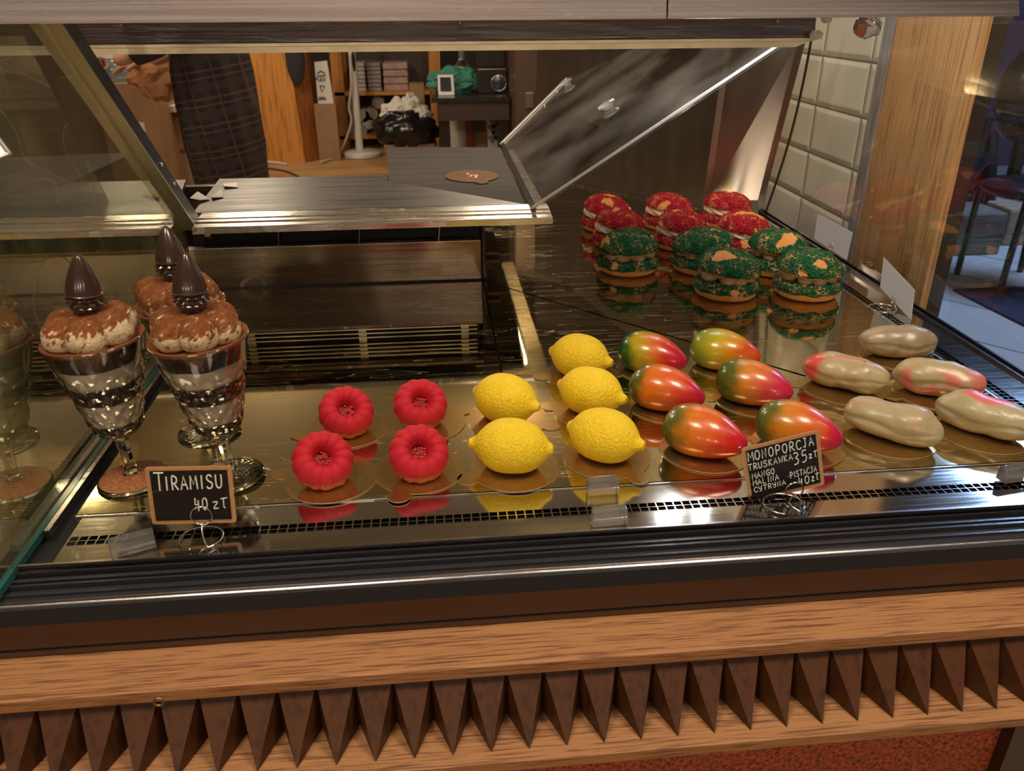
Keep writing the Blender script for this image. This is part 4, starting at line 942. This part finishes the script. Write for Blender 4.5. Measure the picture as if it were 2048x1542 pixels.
# ------------------------------------------------------------------ lamps added behind the viewer to give the canopy its highlights
M['fillglow'] = emit('fill_glow', (1, .80, .64), 55)
for i, (x, z) in enumerate(((-2.05, .62), (-.75, .62), (.18, .62), (1.6, .62))):
    l = thing('canopy_fill_lamp', 'added warm glowing fill lamp on the wall facing the case, number %d from the left' % (i+1) if 0 else 'added warm glowing fill lamp on the wall opposite the display case', 'lamp', (x, -2.58, z), 0, 'added fill lamps opposite the case')
    MB().box((-.05, -.02, -.05), (.05, .0, .05)).build('bracket', M['black'], l)
    MB().lathe([(.045, -.16), (.055, -.15), (.055, .15), (.045, .16)], 24, (0, .08, 0)).build('fill_tube', M['fillglow'], l, smooth=True)

# ------------------------------------------------------------------ back room
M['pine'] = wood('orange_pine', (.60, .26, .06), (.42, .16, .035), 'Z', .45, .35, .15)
M['pineside'] = wood('shaded_orange_pine', (.34, .12, .03), (.22, .07, .02), 'Z', .45, .35, .15)  # same pine, with the shade of the crate's side put into the colour
M['carton'] = mat('brown_carton', (.30, .17, .09), .75, 0, .12, (8, 8, 8))
M['whitebox'] = mat('white_carton', (.66, .63, .58), .6)
M['darkcloth'] = mat('dark_cloth', (.030, .022, .030), .9)
M['white'] = mat('white_enamel', (.72, .68, .62), .35)
def fl(x, y): return PZ(x, y, FLOOR)
# tall orange board box leaning by the rack
p0, p1 = fl(521, 327), fl(612, 324); Yb = p0.y
o = thing('wooden_crate', 'tall orange pine crate standing upright on the back room floor', 'crate', (p0.x, Yb, FLOOR))
Wc = p1.x-p0.x; Hc = 1.35
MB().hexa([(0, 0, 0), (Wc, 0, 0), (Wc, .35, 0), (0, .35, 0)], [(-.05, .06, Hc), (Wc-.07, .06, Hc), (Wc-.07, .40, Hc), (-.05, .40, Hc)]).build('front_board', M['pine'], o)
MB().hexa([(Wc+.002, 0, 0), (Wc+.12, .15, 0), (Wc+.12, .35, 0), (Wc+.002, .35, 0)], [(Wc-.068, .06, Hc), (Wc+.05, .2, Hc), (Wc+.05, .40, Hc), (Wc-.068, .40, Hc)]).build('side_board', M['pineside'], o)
hp = PY(590, 118, Yb); MB().ball((hp.x-p0.x, -.0, hp.z-FLOOR), (.075, .03, .20), 20, 14).build('hanging_glove', M['darkcloth'], o, smooth='all')
# rack
Yr = PZ(700, 300, FLOOR).y
rk = thing('shelf_rack', 'orange pine shelf rack with folded linen in the back room', 'rack', (PY(679, 200, Yr).x, Yr, FLOOR))
X0 = rk.location.x; Xe = PY(872, 200, Yr).x; zs = [PY(780, 183, Yr).z-FLOOR, PY(780, 270, Yr).z-FLOOR, 1.5]
for xx in (0, Xe-X0):
    for yy in (0, .4): MB().box((xx-.05, yy, 0), (xx+.05, yy+.05, 1.9)).build('post', M['pine'], rk)
for z in zs: MB().box((-.04, .0, z-.03), (Xe-X0+.04, .45, z)).build('shelf', M['pine'], rk)
MB().box((-.04, .46, 0), (Xe-X0+.04, .48, 1.9)).build('back_panel', M['wallbrown'], rk)
rn = random.Random(11)
for k, (x0, x1, n, col, lab) in enumerate(((702, 733, 7, (.52, .48, .44), 'stack of pale folded linen on the upper rack shelf'), (736, 764, 7, (.38, .32, .34), 'stack of greyish folded linen on the upper rack shelf, middle one'), (768, 818, 4, (.50, .34, .30), 'stack of pinkish folded linen on the upper rack shelf'))):
    a, b = PY(x0, 180, Yr+.05).x, PY(x1, 180, Yr+.05).x; m = mat('linen', col, .9, 0, .2, (20, 20, 20))
    st = None
    z = FLOOR+zs[0]
    for j in range(n):
        h = .24/n; mb = MB(); mb.hexa([(a, Yr+.04, z), (b, Yr+.04, z), (b, Yr+.34, z), (a, Yr+.34, z)], [(a+.01*rn.random(), Yr+.035, z+h*.9), (b-.01*rn.random(), Yr+.035, z+h*.9), (b, Yr+.34, z+h*.9), (a, Yr+.34, z+h*.9)])
        o = mb.build('folded_linen', m, bevel=.008)
        tag(o, lab.replace('stack of', 'one of the').replace('folded linen', 'folded cloths piled'), 'cloth', lab); z += h
for k, (x, y, c) in enumerate(((704, 215, .25), (727, 232, .35), (743, 228, .5), (737, 246, .6), (706, 258, .3), (722, 262, .3), (756, 205, .25))):
    p = PY(x, y, Yr+.06); o = MB().lathe([(.001, 0), (.055, 0), (.055, .30), (.001, .30)], 20).build('paper_roll', mat('roll', (.5*c+.12, .4*c+.1, .35*c+.08), .8), smooth=True); o.rotation_euler = (RD(-90), 0, 0); o.location = p
    tag(o, 'round end of a paper roll lying on the lower rack shelf', 'roll', 'paper rolls on the lower rack shelf')
# white carton with sketch on brown carton
bx0, bx1 = PY(637, 300, Yb+.05).x, PY(680, 300, Yb+.05).x; zt_ = PY(650, 208, Yb+.05).z
o = MB().box((bx0, Yb+.05, FLOOR), (bx1, Yb+.13, zt_)).build('brown_box', M['carton'], bevel=.004); tag(o, 'tall brown cardboard box between the orange crate and the rack', 'box')
a, b, c_, d_ = PY(628, 125, Yb+.04), PY(653, 122, Yb+.04), PY(667, 206, Yb+.04), PY(636, 210, Yb+.04)
wb = thing('white_box', 'white printed carton standing on the tall brown box', 'box', (0, 0, 0))
MB().slab([(d_.x, Yb+.055, zt_+.002), (c_.x, Yb+.055, zt_+.002), (b.x, Yb+.055, b.z), (a.x, Yb+.055, a.z)], (0, .07, 0)).build('carton', M['whitebox'], wb)
m_ = mat('grey_print', (.13, .13, .15), .7)
mb = MB(); P = lambda x, y: PY(x, y, Yb+.052)
for pts in (((634, 147), (642, 142), (650, 147)), ((634, 152), (651, 151)), ((640, 172), (644, 184), (649, 172), (640, 172)), ((633, 199), (652, 198)), ((638, 195), (650, 195))): mb.tube([P(*q) for q in pts], .006, 5)
mb.build('printed_glasses', m_, wb)
mb = MB()
for ch, x in (('F', 629), ('L', 634), ('E', 638.5), ('X', 643.5)):
    for st in {'F': [((0, 0), (0, 6)), ((0, 0), (3, 0)), ((0, 3), (2.5, 3))], 'L': [((0, 0), (0, 6)), ((0, 6), (3, 6))], 'E': [((0, 0), (0, 6)), ((0, 0), (3, 0)), ((0, 3), (2.5, 3)), ((0, 6), (3, 6))], 'X': [((0, 0), (3.5, 6)), ((3.5, 0), (0, 6))]}[ch]: mb.tube([P(x+3+q[0], 156+q[1]) for q in st], .004, 4)
mb.build('printed_lettering', m_, wb)
# white stand with round base
p = fl(725, 312); st = thing('round_stand', 'white pole stand with a round base on the back room floor', 'stand', (p.x, p.y, FLOOR))
R = (PY(765, 308, p.y).x-p.x)*.97
MB().lathe([(.001, .005), (R, .005), (R, .03), (R*.9, .045), (.05, .055), (.001, .055)], 40).build('base', M['white'], st, smooth=True)
tp = PY(703, 98, p.y); MB().tube([(-.02, 0, .05), (tp.x-p.x, 0, tp.z-FLOOR), ((tp.x-p.x)*1.3, 0, (tp.z-FLOOR)*1.35)], [.034, .030, .028], 12).build('pole', M['white'], st, smooth=True)
sp = PY(707, 122, p.y-.035); MB().ball((sp.x-p.x, -.032, sp.z-FLOOR), (.014, .006, .085), 10, 8).build('slot', M['black'], st, smooth=True)
def cable(label, pts, Y, r, col, name='cable'):
    o = MB().tube(spline([PY(x, y, Y+dy) for x, y, dy in pts], 6), r, 8).build(name, mat(name, col, .5), smooth='all'); return tag(o, label, 'cable')
cable('white cable hanging down beside the white pole stand', [(700, 105, 0), (702, 170, 0), (698, 215, 0), (703, 240, 0), (695, 270, 0), (682, 300, .0), (665, 317, -.1), (640, 324, -.3)], p.y-.08, .010, (.55, .48, .42))
cable('pale cable looped on the floor in front of the orange crate', [(484, 300, 0), (500, 312, 0), (520, 322, 0), (555, 326, 0), (574, 329, -.05)], Yb-.55, .012, (.55, .46, .40))
cable('dark cable lying across the wooden floor', [(520, 336, 0), (545, 338, 0), (575, 344, 0), (600, 355, -.2)], Yb-1.0, .008, (.03, .02, .02))
p = PZ(502, 328, FLOOR); pg = thing('cable_plug', 'grey plug block with tangled pale cable on the floor', 'plug', (p.x, p.y, FLOOR+.01))
MB().box((-.07, -.06, 0), (.07, .06, .10)).build('plug_body', mat('grey_plug', (.25, .22, .21), .5), pg, bevel=.01)
MB().tube(spline([(.10*cos(k*.9), .05*sin(k*1.3), .10+.045*sin(k*.7)) for k in range(18)], 5), .010, 6).build('tangle', mat('pale_cable', (.50, .44, .40), .5), pg, smooth='all')
# bin with black bag and white papers
Yq = Yb-.35; p = PY(805, 300, Yq); bn = thing('waste_bin', 'bin lined with a shiny black bag in the back room', 'bin', (p.x, Yq, FLOOR))
xa, xb = PY(770, 300, Yq).x-p.x, PY(870, 300, Yq).x-p.x; zb1 = PY(800, 285, Yq).z-FLOOR; zb2 = PY(800, 240, Yq).z-FLOOR
MB().hexa([(xa+.03, -.1, 0), (xb-.03, -.1, 0), (xb-.03, .25, 0), (xa+.03, .25, 0)], [(xa, -.12, zb1), (xb, -.12, zb1), (xb, .28, zb1), (xa, .28, zb1)]).build('bin_body', M['carton'], bn)
mb = MB(); cxm = (xa+xb)/2
mb.ball((cxm-.02, .05, (zb1+zb2)/2), ((xb-xa)*.62, .24, .17), 48, 24, dis=lambda d: 1+.22*noise.noise(d*3.1)+.10*noise.noise(d*8))
mb.build('black_bag', mat('black_bag', (.008, .008, .009), .22), bn, smooth='all')
for k, (x, y, sx, sz) in enumerate(((800, 225, .14, .10), (832, 232, .12, .08), (822, 222, .08, .12))):
    q = PY(x, y, Yq+.0); o = MB().ball((0, 0, 0), (sx, .08, sz), 28, 16, dis=lambda d, k=k: 1+.5*noise.noise(d*2.2+Vector((k*3, 0, 0)))).build('crumpled_paper', mat('white_crumpled_paper', (.62, .58, .54), .7)); o.location = q
    tag(o, 'crumpled white paper heaped on the black bin bag', 'paper', 'papers on the bin bag')
a = PY(818, 170, Yq+.2); b = PY(850, 213, Yq+.2); o = MB().box((a.x, Yq+.2, b.z), (b.x, Yq+.45, a.z)).build('carton_box', M['carton'], bevel=.004); o.rotation_euler = (0, 0, 0); tag(o, 'small open carton between the rack shelf and the dark table', 'box')
# dark work table with things
Yt = Yb-.9; zt2 = PY(930, 195, Yt).z; xa, xb = PY(862, 195, Yt).x, PY(1018, 195, Yt).x
tb = thing('work_table', 'dark steel work table in the back room', 'table', (xa, Yt, FLOOR)); W_ = xb-xa; Ht = zt2-FLOOR
MB().box((0, -.02, Ht-.03), (W_, .75, Ht)).build('tabletop', mat('dark_tabletop', (.05, .05, .05), .2, .5), tb)
MB().box((.05, 0, Ht-.16), (W_, .03, Ht-.031)).build('apron', mat('dark_brown_metal', (.045, .03, .024), .5), tb)
for xx, yy in ((.03, .0), (W_-.1, .0), (.03, .65), (W_-.1, .65)): MB().box((xx+.02, yy+.031, 0), (xx+.10, yy+.09, Ht-.031)).build('leg', M['black'], tb)
def onT(x, y, Y=None): return PY(x, y, Y or Yt+.15)
p = onT(893, 184); cr = thing('card_reader', 'small white touch terminal propped on the dark table', 'terminal', (p.x, Yt+.15, zt2+.001))
q = onT(877, 152); w_ = onT(910, 152).x-onT(877, 152).x; h_ = q.z-zt2
MB().hexa([(-w_/2, 0, 0), (w_/2, 0, 0), (w_/2, .10, 0), (-w_/2, .10, 0)], [(-w_/2, .08, h_), (w_/2*.95, .08, h_), (w_/2*.95, .11, h_), (-w_/2, .11, h_)]).build('body', M['white'], cr, bevel=.006)
MB().slab([(-w_*.36, .012, h_*.22), (w_*.30, .012, h_*.22), (w_*.30, .068, h_*.88), (-w_*.36, .068, h_*.88)], (0, -.004, .001)).build('screen', mat('dark_screen', (.03, .035, .05), .15), cr)
p = onT(905, 165, Yt+.4); o = MB().ball((0, 0, 0), (.20, .12, .10), 48, 24, dis=lambda d: 1+.35*noise.noise(d*2.3)+.12*noise.noise(d*7)).build('green_cloth', mat('sea_green_cloth', (.05, .22, .16), .85)); o.location = (p.x+.02, Yt+.40, zt2+.075); tag(o, 'crumpled sea green cloth on the dark table behind the terminal', 'cloth')
a, b = onT(955, 175, Yt+.25), onT(1014, 105, Yt+.25)
mc = thing('coffee_machine', 'black machine with a round silver dial on the dark table', 'machine', (a.x, Yt+.25, zt2+.001)); w_ = b.x-a.x; h_ = b.z-zt2
MB().box((0, 0, 0), (w_, .35, h_*.62)).box((.01, .05, h_*.62), (w_-.01, .35, h_*1.2)).build('body', mat('machine_dark', (.04, .032, .03), .3, .4), mc, bevel=.01)
o = MB().lathe([(.001, 0), (.058, 0), (.058, .012), (.045, .02), (.001, .02)], 28).build('dial', mat('dial', (.10, .11, .13), .2, .7), mc, smooth=True); o.rotation_euler = (RD(90), 0, 0); q = onT(997, 166, Yt+.25); o.location = (q.x-a.x, -.003, q.z-zt2)
MB().tube([(q.x-a.x+.056*cos(t*pi/12), -.018, q.z-zt2+.056*sin(t*pi/12)) for t in range(25)], .004, 6).build('dial_ring', M['screw'], mc, smooth='all')
p = onT(925, 150, Yt+.5); bt_ = thing('glass_bottle', 'clear glass bottle behind the green cloth on the dark table', 'bottle', (p.x, Yt+.55, zt2+.001))
MB().lathe(smoothline([(.045, 0), (.062, .02), (.062, .16), (.03, .22), (.022, .30), (.024, .33)], 3), 24).build('bottle_glass', M['clear'], bt_, smooth='all')
a, b = PY(976, 292, Yt+.3), PY(1012, 233, Yt+.3); tw = thing('white_box', 'white box printed with grey fan shapes under the dark table', 'box', (a.x, Yt+.3, FLOOR))
MB().box((0, 0, 0), (b.x-a.x, .25, b.z-FLOOR)).build('carton', M['whitebox'], tw)
mb = MB(); w_ = b.x-a.x
for (u, v, r) in ((.35, .22, .05), (.7, .30, .05), (.3, .42, .055), (.72, .52, .05), (.45, .62, .05), (.25, .8, .045), (.7, .85, .05)):
    zz = (b.z-FLOOR)*(1-v*.5); mb.slab([(w_*u, -.002, zz-r), (w_*u+r*.8, -.002, zz+r*.4), (w_*u, -.002, zz+r*.6), (w_*u-r*.8, -.002, zz+r*.4)], (0, .002, 0))
mb.build('fan_print', mat('grey_fan_print', (.22, .22, .22), .7), tw)
p = PY(935, 265, Yt+.5); o = MB().lathe([(.001, 0), (.085, 0), (.085, .62), (.001, .62)], 24).build('copper_canister', mat('copper_red', (.30, .09, .045), .5), smooth=True); o.location = (p.x-.03, Yt+.5, FLOOR); tag(o, 'reddish cylinder standing under the dark table', 'canister')
p = PY(915, 265, Yt+.4); o = MB().ball((0, 0, .33), (.07, .06, .33), 24, 14).build('white_sack', mat('sack', (.45, .42, .38), .8), smooth='all'); o.location = (p.x, Yt+.38, FLOOR); tag(o, 'pale narrow sack leaning under the dark table', 'sack')
# tall brown cabinet at the right
a, b = PY(1014, 200, Yt-.25), PY(1082, 200, Yt-.25); a.x = xb+.02; cb = thing('tall_cabinet', 'tall brown cabinet with a handle beside the dark table', 'cabinet', (a.x, Yt-.25, FLOOR)); w_ = b.x-a.x+.6
w_ = 1.15-a.x
MB().box((0, .02, 0), (w_, .6, 2.2)).build('body', mat('cabinet_brown', (.10, .062, .045), .4), cb)
MB().box((.01, 0, .1), (.17, .018, 2.1)).build('door', mat('cabinet_door', (.14, .09, .065), .35, .3), cb); d = MB().box((.19, 0, .1), (w_, .018, 2.1)).build('door', mat('cabinet_steel_door', (.20, .15, .12), .3, .5), cb)
q = PY(1059, 200, Yt-.27); MB().box((q.x-a.x-.03, -.03, q.z-FLOOR-.05), (q.x-a.x+.03, -.001, q.z-FLOOR+.05)).build('handle', M['screw'], d, bevel=.004)
# left side: boxes, drawers, jar
Yl = 5.0
a, b = PY(312, 330, Yl), PY(398, 222, Yl)
dr = thing('drawer_unit', 'low cream drawer unit behind the person', 'drawers', (a.x, Yl, FLOOR)); w_ = b.x-a.x; h_ = b.z-FLOOR
MB().box((0, .02, 0), (w_, .5, h_-.0)).build('body', M['carton'], dr)
MB().box((-.02, -.05, h_+.001), (w_+.02, .5, h_+.035)).build('top', M['whitebox'], dr)
for k in range(3): MB().box((.02, 0, h_*(.06+.31*k)), (w_-.02, .018, h_*(.33+.31*k))).build('drawer', mat('tan_drawer', (.34, .24, .14), .5), dr)
a, b = PY(222, 330, Yl-.3), PY(300, 165, Yl-.3)
o = MB().box((a.x, Yl-.3, FLOOR), (b.x, Yl+.1, b.z)).build('large_carton', M['carton'], bevel=.006); tag(o, 'large brown carton left of the drawer unit behind the strut', 'box')
MB().box((0, 0, 0), (.12, .004, .05)).build('tape_label', M['whitebox'], o).location = (a.x+.1, Yl-.305, b.z-.25)
zc = b.z; p = PY(240, 150, Yl-.1); jr = thing('storage_jar', 'wide glass jar with a white lid on the large carton', 'jar', (p.x, Yl-.12, zc+.001))
MB().lathe([(.001, 0), (.13, 0), (.14, .02), (.14, .10), (.13, .115)], 32).build('jar_glass', M['clear'], jr, smooth=True)
MB().lathe([(.001, .116), (.145, .116), (.145, .145), (.001, .15)], 32).build('lid', M['white'], jr, smooth=True)
a, b = PY(290, 182, Yl-.6), PY(330, 130, Yl-.6)
MBk = MB().ball((0, 0, 0), (.15, .06, .13), 36, 18, dis=lambda d: 1+.4*noise.noise(d*2.5)).build('paper_bag', mat('orange_paper_bag', (.42, .20, .09), .7)); MBk.location = ((a.x+b.x)/2+.03, Yl-.62, (a.z+b.z)/2+.03); tag(MBk, 'crumpled orange brown paper bag held out beside the person', 'bag')
q = PY(208, 118, Yl+.62); q.y = Yl+.7; q.z = a.z+.092 if 0 else q.z; o = MB().ball((0, 0, 0), (.08, .06, .14), 20, 12).build('teal_pouch', mat('teal', (.03, .25, .24), .6)); o.location = q; tag(o, 'small teal bundle at the upper left of the back room', 'bundle')
a, b = PY(200, 152, Yl+.3), PY(255, 140, Yl+.3); o = MB().box((a.x, Yl+.62, a.z-.03), (b.x, Yl+.9, a.z+.0)).build('blue_tray', mat('blue_plastic', (.06, .16, .32), .4)); tag(o, 'blue plastic tray behind the glass jar', 'tray')
q = PY(240, 125, Yl+.31); o = MB().box((q.x-.5, Yl+.60, FLOOR), (q.x+.35, Yl+1.0, a.z-.031)).build('low_cupboard', mat('dark_cupboard', (.06, .04, .03), .5)); tag(o, 'dark low cupboard behind the large carton', 'cupboard')
# ------------------------------------------------------------------ person behind the case
def plaid():
    m, t, b = nt('dark_plaid'); co = coords(t, (1, 1, 1), rot=(0, .15, 0)); sp = N(t, 'ShaderNodeSeparateXYZ'); t.links.new(co, sp.inputs[0])
    def lines(out, sc, off, w):
        a = N(t, 'ShaderNodeMath', operation='MULTIPLY_ADD'); a.inputs[1].default_value = sc; a.inputs[2].default_value = off; t.links.new(out, a.inputs[0])
        f = N(t, 'ShaderNodeMath', operation='FRACT'); t.links.new(a.outputs[0], f.inputs[0])
        l = N(t, 'ShaderNodeMath', operation='LESS_THAN'); l.inputs[1].default_value = w; t.links.new(f.outputs[0], l.inputs[0]); return l.outputs[0]
    base = (.016, .011, .013, 1); cur = None
    for out, sc, off, w, col in ((sp.outputs[0], 9, 0, .3, (.034, .023, .022, 1)), (sp.outputs[2], 9, .2, .3, (.036, .025, .022, 1)), (sp.outputs[0], 9, .45, .08, (.08, .035, .03, 1)), (sp.outputs[2], 9, .5, .08, (.09, .04, .03, 1)), (sp.outputs[2], 9, .75, .06, (.07, .055, .05, 1))):
        mx = N(t, 'ShaderNodeMix', data_type='RGBA'); t.links.new(lines(out, sc, off, w), mx.inputs[0])
        if cur is None: mx.inputs[6].default_value = base
        else: t.links.new(cur, mx.inputs[6])
        mx.inputs[7].default_value = col; cur = mx.outputs[2]
    t.links.new(cur, b.inputs['Base Color']); b.inputs['Roughness'].default_value = .9; return m
Yp = 4.0; hp = PY(437, 200, Yp)
per = thing('person', 'person in a long dark plaid garment standing sideways in the back room', 'person', (hp.x, Yp, FLOOR), RD(0))
def skin(name, verts, edges, radii, m, parent, sub=2):
    me = bpy.data.meshes.new(name); me.from_pydata(verts, edges, []); me.materials.append(m)
    o = bpy.data.objects.new(name, me); COL.objects.link(o); o.parent = parent
    s_ = o.modifiers.new('skin', 'SKIN'); s_.use_smooth_shade = True
    for v, r in zip(me.skin_vertices[0].data, radii): v.radius = r if isinstance(r, tuple) else (r, r)
    me.skin_vertices[0].data[0].use_root = True
    u = o.modifiers.new('sub', 'SUBSURF'); u.levels = sub; u.render_levels = sub; return o
M['skin'] = mat('skin', (.50, .27, .18), .5, sub=.1)
# body: pelvis, spine, neck, head, two arms reaching left, two legs mid step
V = [(0, 0, .93), (0, 0, 1.08), (-.01, 0, 1.25), (-.02, 0, 1.38), (-.03, 0, 1.45), (-.05, 0, 1.53), (-.055, 0, 1.62), (-.05, 0, 1.68),
     (-.03, -.16, 1.36), (-.12, -.19, 1.12), (-.30, -.17, 1.02), (-.37, -.165, 1.00), (-.02, .16, 1.36), (-.08, .20, 1.12), (-.25, .17, 1.00), (-.32, .16, .98),
     (.02, -.07, .86), (.05, -.08, .48), (.07, -.09, .10), (.03, -.09, .05), (-.08, -.09, .035), (-.03, .07, .86), (-.04, .08, .48), (-.10, .09, .10), (-.15, .09, .05), (-.26, .09, .035)]
Ed = [(0, 1), (1, 2), (2, 3), (3, 4), (4, 5), (5, 6), (6, 7), (3, 8), (8, 9), (9, 10), (10, 11), (3, 12), (12, 13), (13, 14), (14, 15), (0, 16), (16, 17), (17, 18), (18, 19), (19, 20), (0, 21), (21, 22), (22, 23), (23, 24), (24, 25)]
Rd = [(.13, .14), (.11, .12), (.12, .14), (.10, .13), .055, .065, .10, .06, .055, .042, .032, .028, .055, .042, .032, .028, .085, .055, .038, .035, .03, .085, .055, .038, .035, .03]
skin('body', V, Ed, Rd, M['skin'], per)
for s_, (hx, hy, hz) in ((-1, (-.40, -.165, .995)), (1, (-.35, .16, .975))):
    v = [(0, 0, 0), (-.05, 0, -.01)]; e = [(0, 1)]; r = [.028, .030]
    for k, ln in enumerate((.062, .072, .068, .055)):
        y = (-.027+.018*k); n = len(v); v += [(-.08, y, -.012), (-.08-ln*.5, y*1.1, -.022), (-.08-ln, y*1.1, -.05)]; e += [(1, n), (n, n+1), (n+1, n+2)]; r += [.010, .009, .007]
    n = len(v); v += [(-.03, -s_*.035, -.005), (-.07, -s_*.055, -.03)]; e += [(0, n), (n, n+1)]; r += [.011, .009]
    h = skin('hand', v, e, r, M['skin'], per, 1); h.location = (hx, hy, hz)
# clothing: dark top, plaid long skirt-like garment with folds, dark trousers, shoes
mb = MB(); rows = []; seg = 64
for z, rx, ry, cx in ((.30, .15, .15, .02), (.45, .165, .165, .01), (.62, .178, .18, -.0), (.80, .182, .19, -.01), (.95, .18, .185, -.01), (1.08, .165, .17, -.01), (1.12, .155, .155, -.01)):
    rows.append([((rx+.012*sin(9*2*pi*i/seg+z*7)*sm(1.1, .5, z))*cos(2*pi*i/seg)+cx+.04*(1.1-z)*0, (ry+.012*sin(9*2*pi*i/seg+z*5))*sin(2*pi*i/seg), z) for i in range(seg)])
mb.grid(rows, caps=False); mb.build('plaid_skirt', plaid(), per, smooth='all')
rows = []
for z, rx, ry in ((1.05, .19, .18), (1.15, .165, .17), (1.3, .16, .20), (1.40, .13, .19), (1.455, .075, .08)): rows.append([(rx*cos(2*pi*i/48)-.015, ry*sin(2*pi*i/48), z) for i in range(48)])
MB().grid(rows, caps=False).build('dark_top', M['darkcloth'], per, smooth='all')
for pts, rr in (([(-.03, -.16, 1.38), (-.11, -.195, 1.12), (-.28, -.175, 1.025)], [.075, .062, .045]), ([(-.02, .16, 1.38), (-.07, .205, 1.12), (-.22, .175, 1.01)], [.075, .062, .045])): MB().tube(spline(pts, 5), [rr[0]+(rr[2]-rr[0])*k/10 for k in range(11)], 16).build('sleeve', M['darkcloth'], per, smooth='all')
for pts in ([(.02, -.07, .9), (.05, -.08, .48), (.07, -.09, .12)], [(-.03, .07, .9), (-.04, .08, .48), (-.10, .09, .12)]): MB().tube(spline(pts, 5), [.085-.003*k for k in range(11)], 18).build('trouser_leg', M['darkcloth'], per, smooth='all')
for x, y in ((.03, -.09), (-.22, .09)): MB().ball((x, y, .048), (.13, .05, .048), 24, 12).build('shoe', M['black'], per, smooth='all')
MB().ball((-.045, 0, 1.66), (.105, .095, .11), 28, 18, dis=lambda d: 1+.06*noise.noise(d*6)-(.25 if d.x < -.5 and d.z < .45 else 0)).build('hair', mat('brown_hair', (.05, .028, .018), .6), per, smooth='all')
for sy in (-1, 1): MB().ball((-.142, sy*.032, 1.625), (.012, .014, .010), 12, 8).build('eye', mat('eye', (.6, .58, .55), .3), per, smooth='all'); MB().ball((-.05, sy*.098, 1.61), (.018, .010, .028), 12, 8).build('ear', M['skin'], per, smooth='all')
MB().ball((-.158, 0, 1.60), (.020, .013, .022), 12, 8).build('nose', M['skin'], per, smooth='all'); MB().ball((-.145, 0, 1.565), (.010, .026, .007), 12, 8).build('mouth', mat('lips', (.45, .12, .10), .5), per, smooth='all')
# ------------------------------------------------------------------ street side at the right
p = PZ(1880, 560, FLOOR); m_ = mat('dark_blue_mat', (.012, .016, .04), .95, 0, .4, (200, 200, 200))
P = [PZ(1905, 582, FLOOR), PZ(2110, 575, FLOOR), PZ(2200, 700, FLOOR), PZ(2060, 660, FLOOR)]
o = MB().slab([(q.x, q.y, FLOOR+.0005) for q in P], (0, 0, .01)).build('door_mat', m_); tag(o, 'dark blue mat lying on the pale planked floor', 'mat')
a, b = PZ(1886, 513, FLOOR), PZ(1995, 500, FLOOR); o = MB().box((a.x, a.y-.0, FLOOR+.0005), (b.x-.05, a.y+.28, FLOOR+.22)).build('wooden_step', wood('grey_timber', (.16, .12, .10), (.07, .05, .045), 'X', .7, .5, .4), bevel=.01); tag(o, 'weathered timber step beyond the oak post', 'step')
a = PZ(2005, 492, FLOOR); o = MB().box((a.x, a.y, FLOOR+.0005), (a.x+.9, a.y+.22, FLOOR+.20)).build('wooden_step', wood('pale_timber', (.34, .24, .15), (.18, .12, .08), 'X', .7, .5, .4), bevel=.01); tag(o, 'paler timber step at the right edge, right of the weathered one', 'step')
ez = thing('easel_frame', 'slanted black frame with orange panel behind the timber step', 'frame', (PZ(1945, 500, FLOOR).x, a.y+.6, FLOOR))
ex = ez.location; Q = lambda x, y: PY(x, y, ex.y)-ex
for (x0, y0, x1, y1) in ((1975, 235, 1915, 430), (1985, 265, 1975, 470), (1930, 360, 1990, 300), (1925, 440, 1940, 380), (1950, 440, 1965, 370)): MB().tube([Q(x0, y0), Q(x1, y1)], .035, 8).build('bar', M['black'], ez)
MB().slab([Q(1925, 440)+Vector((0, .04, 0)), Q(1975, 440)+Vector((0, .04, 0)), Q(1978, 270)+Vector((0, .04, 0)), Q(1960, 300)+Vector((0, .04, 0))], (0, .01, 0)).build('orange_panel', mat('rust_panel', (.30, .09, .03), .6), ez)
for xx in (Q(1915, 430).x, Q(1975, 470).x): MB().tube([(xx, 0, 0), (xx, 0, Q(1915, 430).z)], .03, 8).build('leg', M['black'], ez)
ch = thing('dark_chair', 'black rounded chair back at the upper right edge', 'chair', (PY(2052, 200, 3.6).x, 3.6, FLOOR))
MB().ball((.02, 0, PY(2045, 190, 3.6).z-FLOOR), (.16, .10, .22), 28, 18).build('backrest', M['black'], ch, smooth='all')
MB().ball((.0, -.2, .45), (.22, .22, .05), 28, 10).build('seat', M['black'], ch, smooth='all')
for sx in (-.15, .18):
    for sy in (-.35, -.03): MB().tube([(sx, sy, 0), (sx*.9, sy, .45)], .015, 8).build('leg', M['black'], ch)
MB().tube([(.02, -.02, .45), (.02, .0, PY(2045, 190, 3.6).z-FLOOR)], .03, 8).build('back_post', M['black'], ch)
# clear tape lumps hanging by the canopy
p = PY(1735, 50, 1.0); tl = thing('tape_bundle', 'crumpled clear plastic lump with orange tint hanging under the canopy', 'plastic lump', tuple(p))
MB().ball((0, 0, -.002), (.016, .010, .012), 16, 10, dis=lambda d: 1+.45*noise.noise(d*3)).build('plastic', M['clear'], tl)
MB().ball((-.008, -.003, -.004), (.007, .005, .008), 12, 8, dis=lambda d: 1+.4*noise.noise(d*4)).build('orange_blob', mat('orange_resin', (.45, .13, .05), .3), tl)
for (x, y, r, lab) in ((1653, 38, .005, 'white putty blob beside the end of the light beam'), (1632, 70, .006, 'small white putty blob on the beam corner')):
    p = PY(x, y, 1.19); o = MB().ball((0, 0, 0), (r*1.5, r, r), 16, 10, dis=lambda d: 1+.5*noise.noise(d*3)).build('putty_blob', mat('putty', (.6, .58, .55), .5)); o.location = p; tag(o, lab, 'putty')
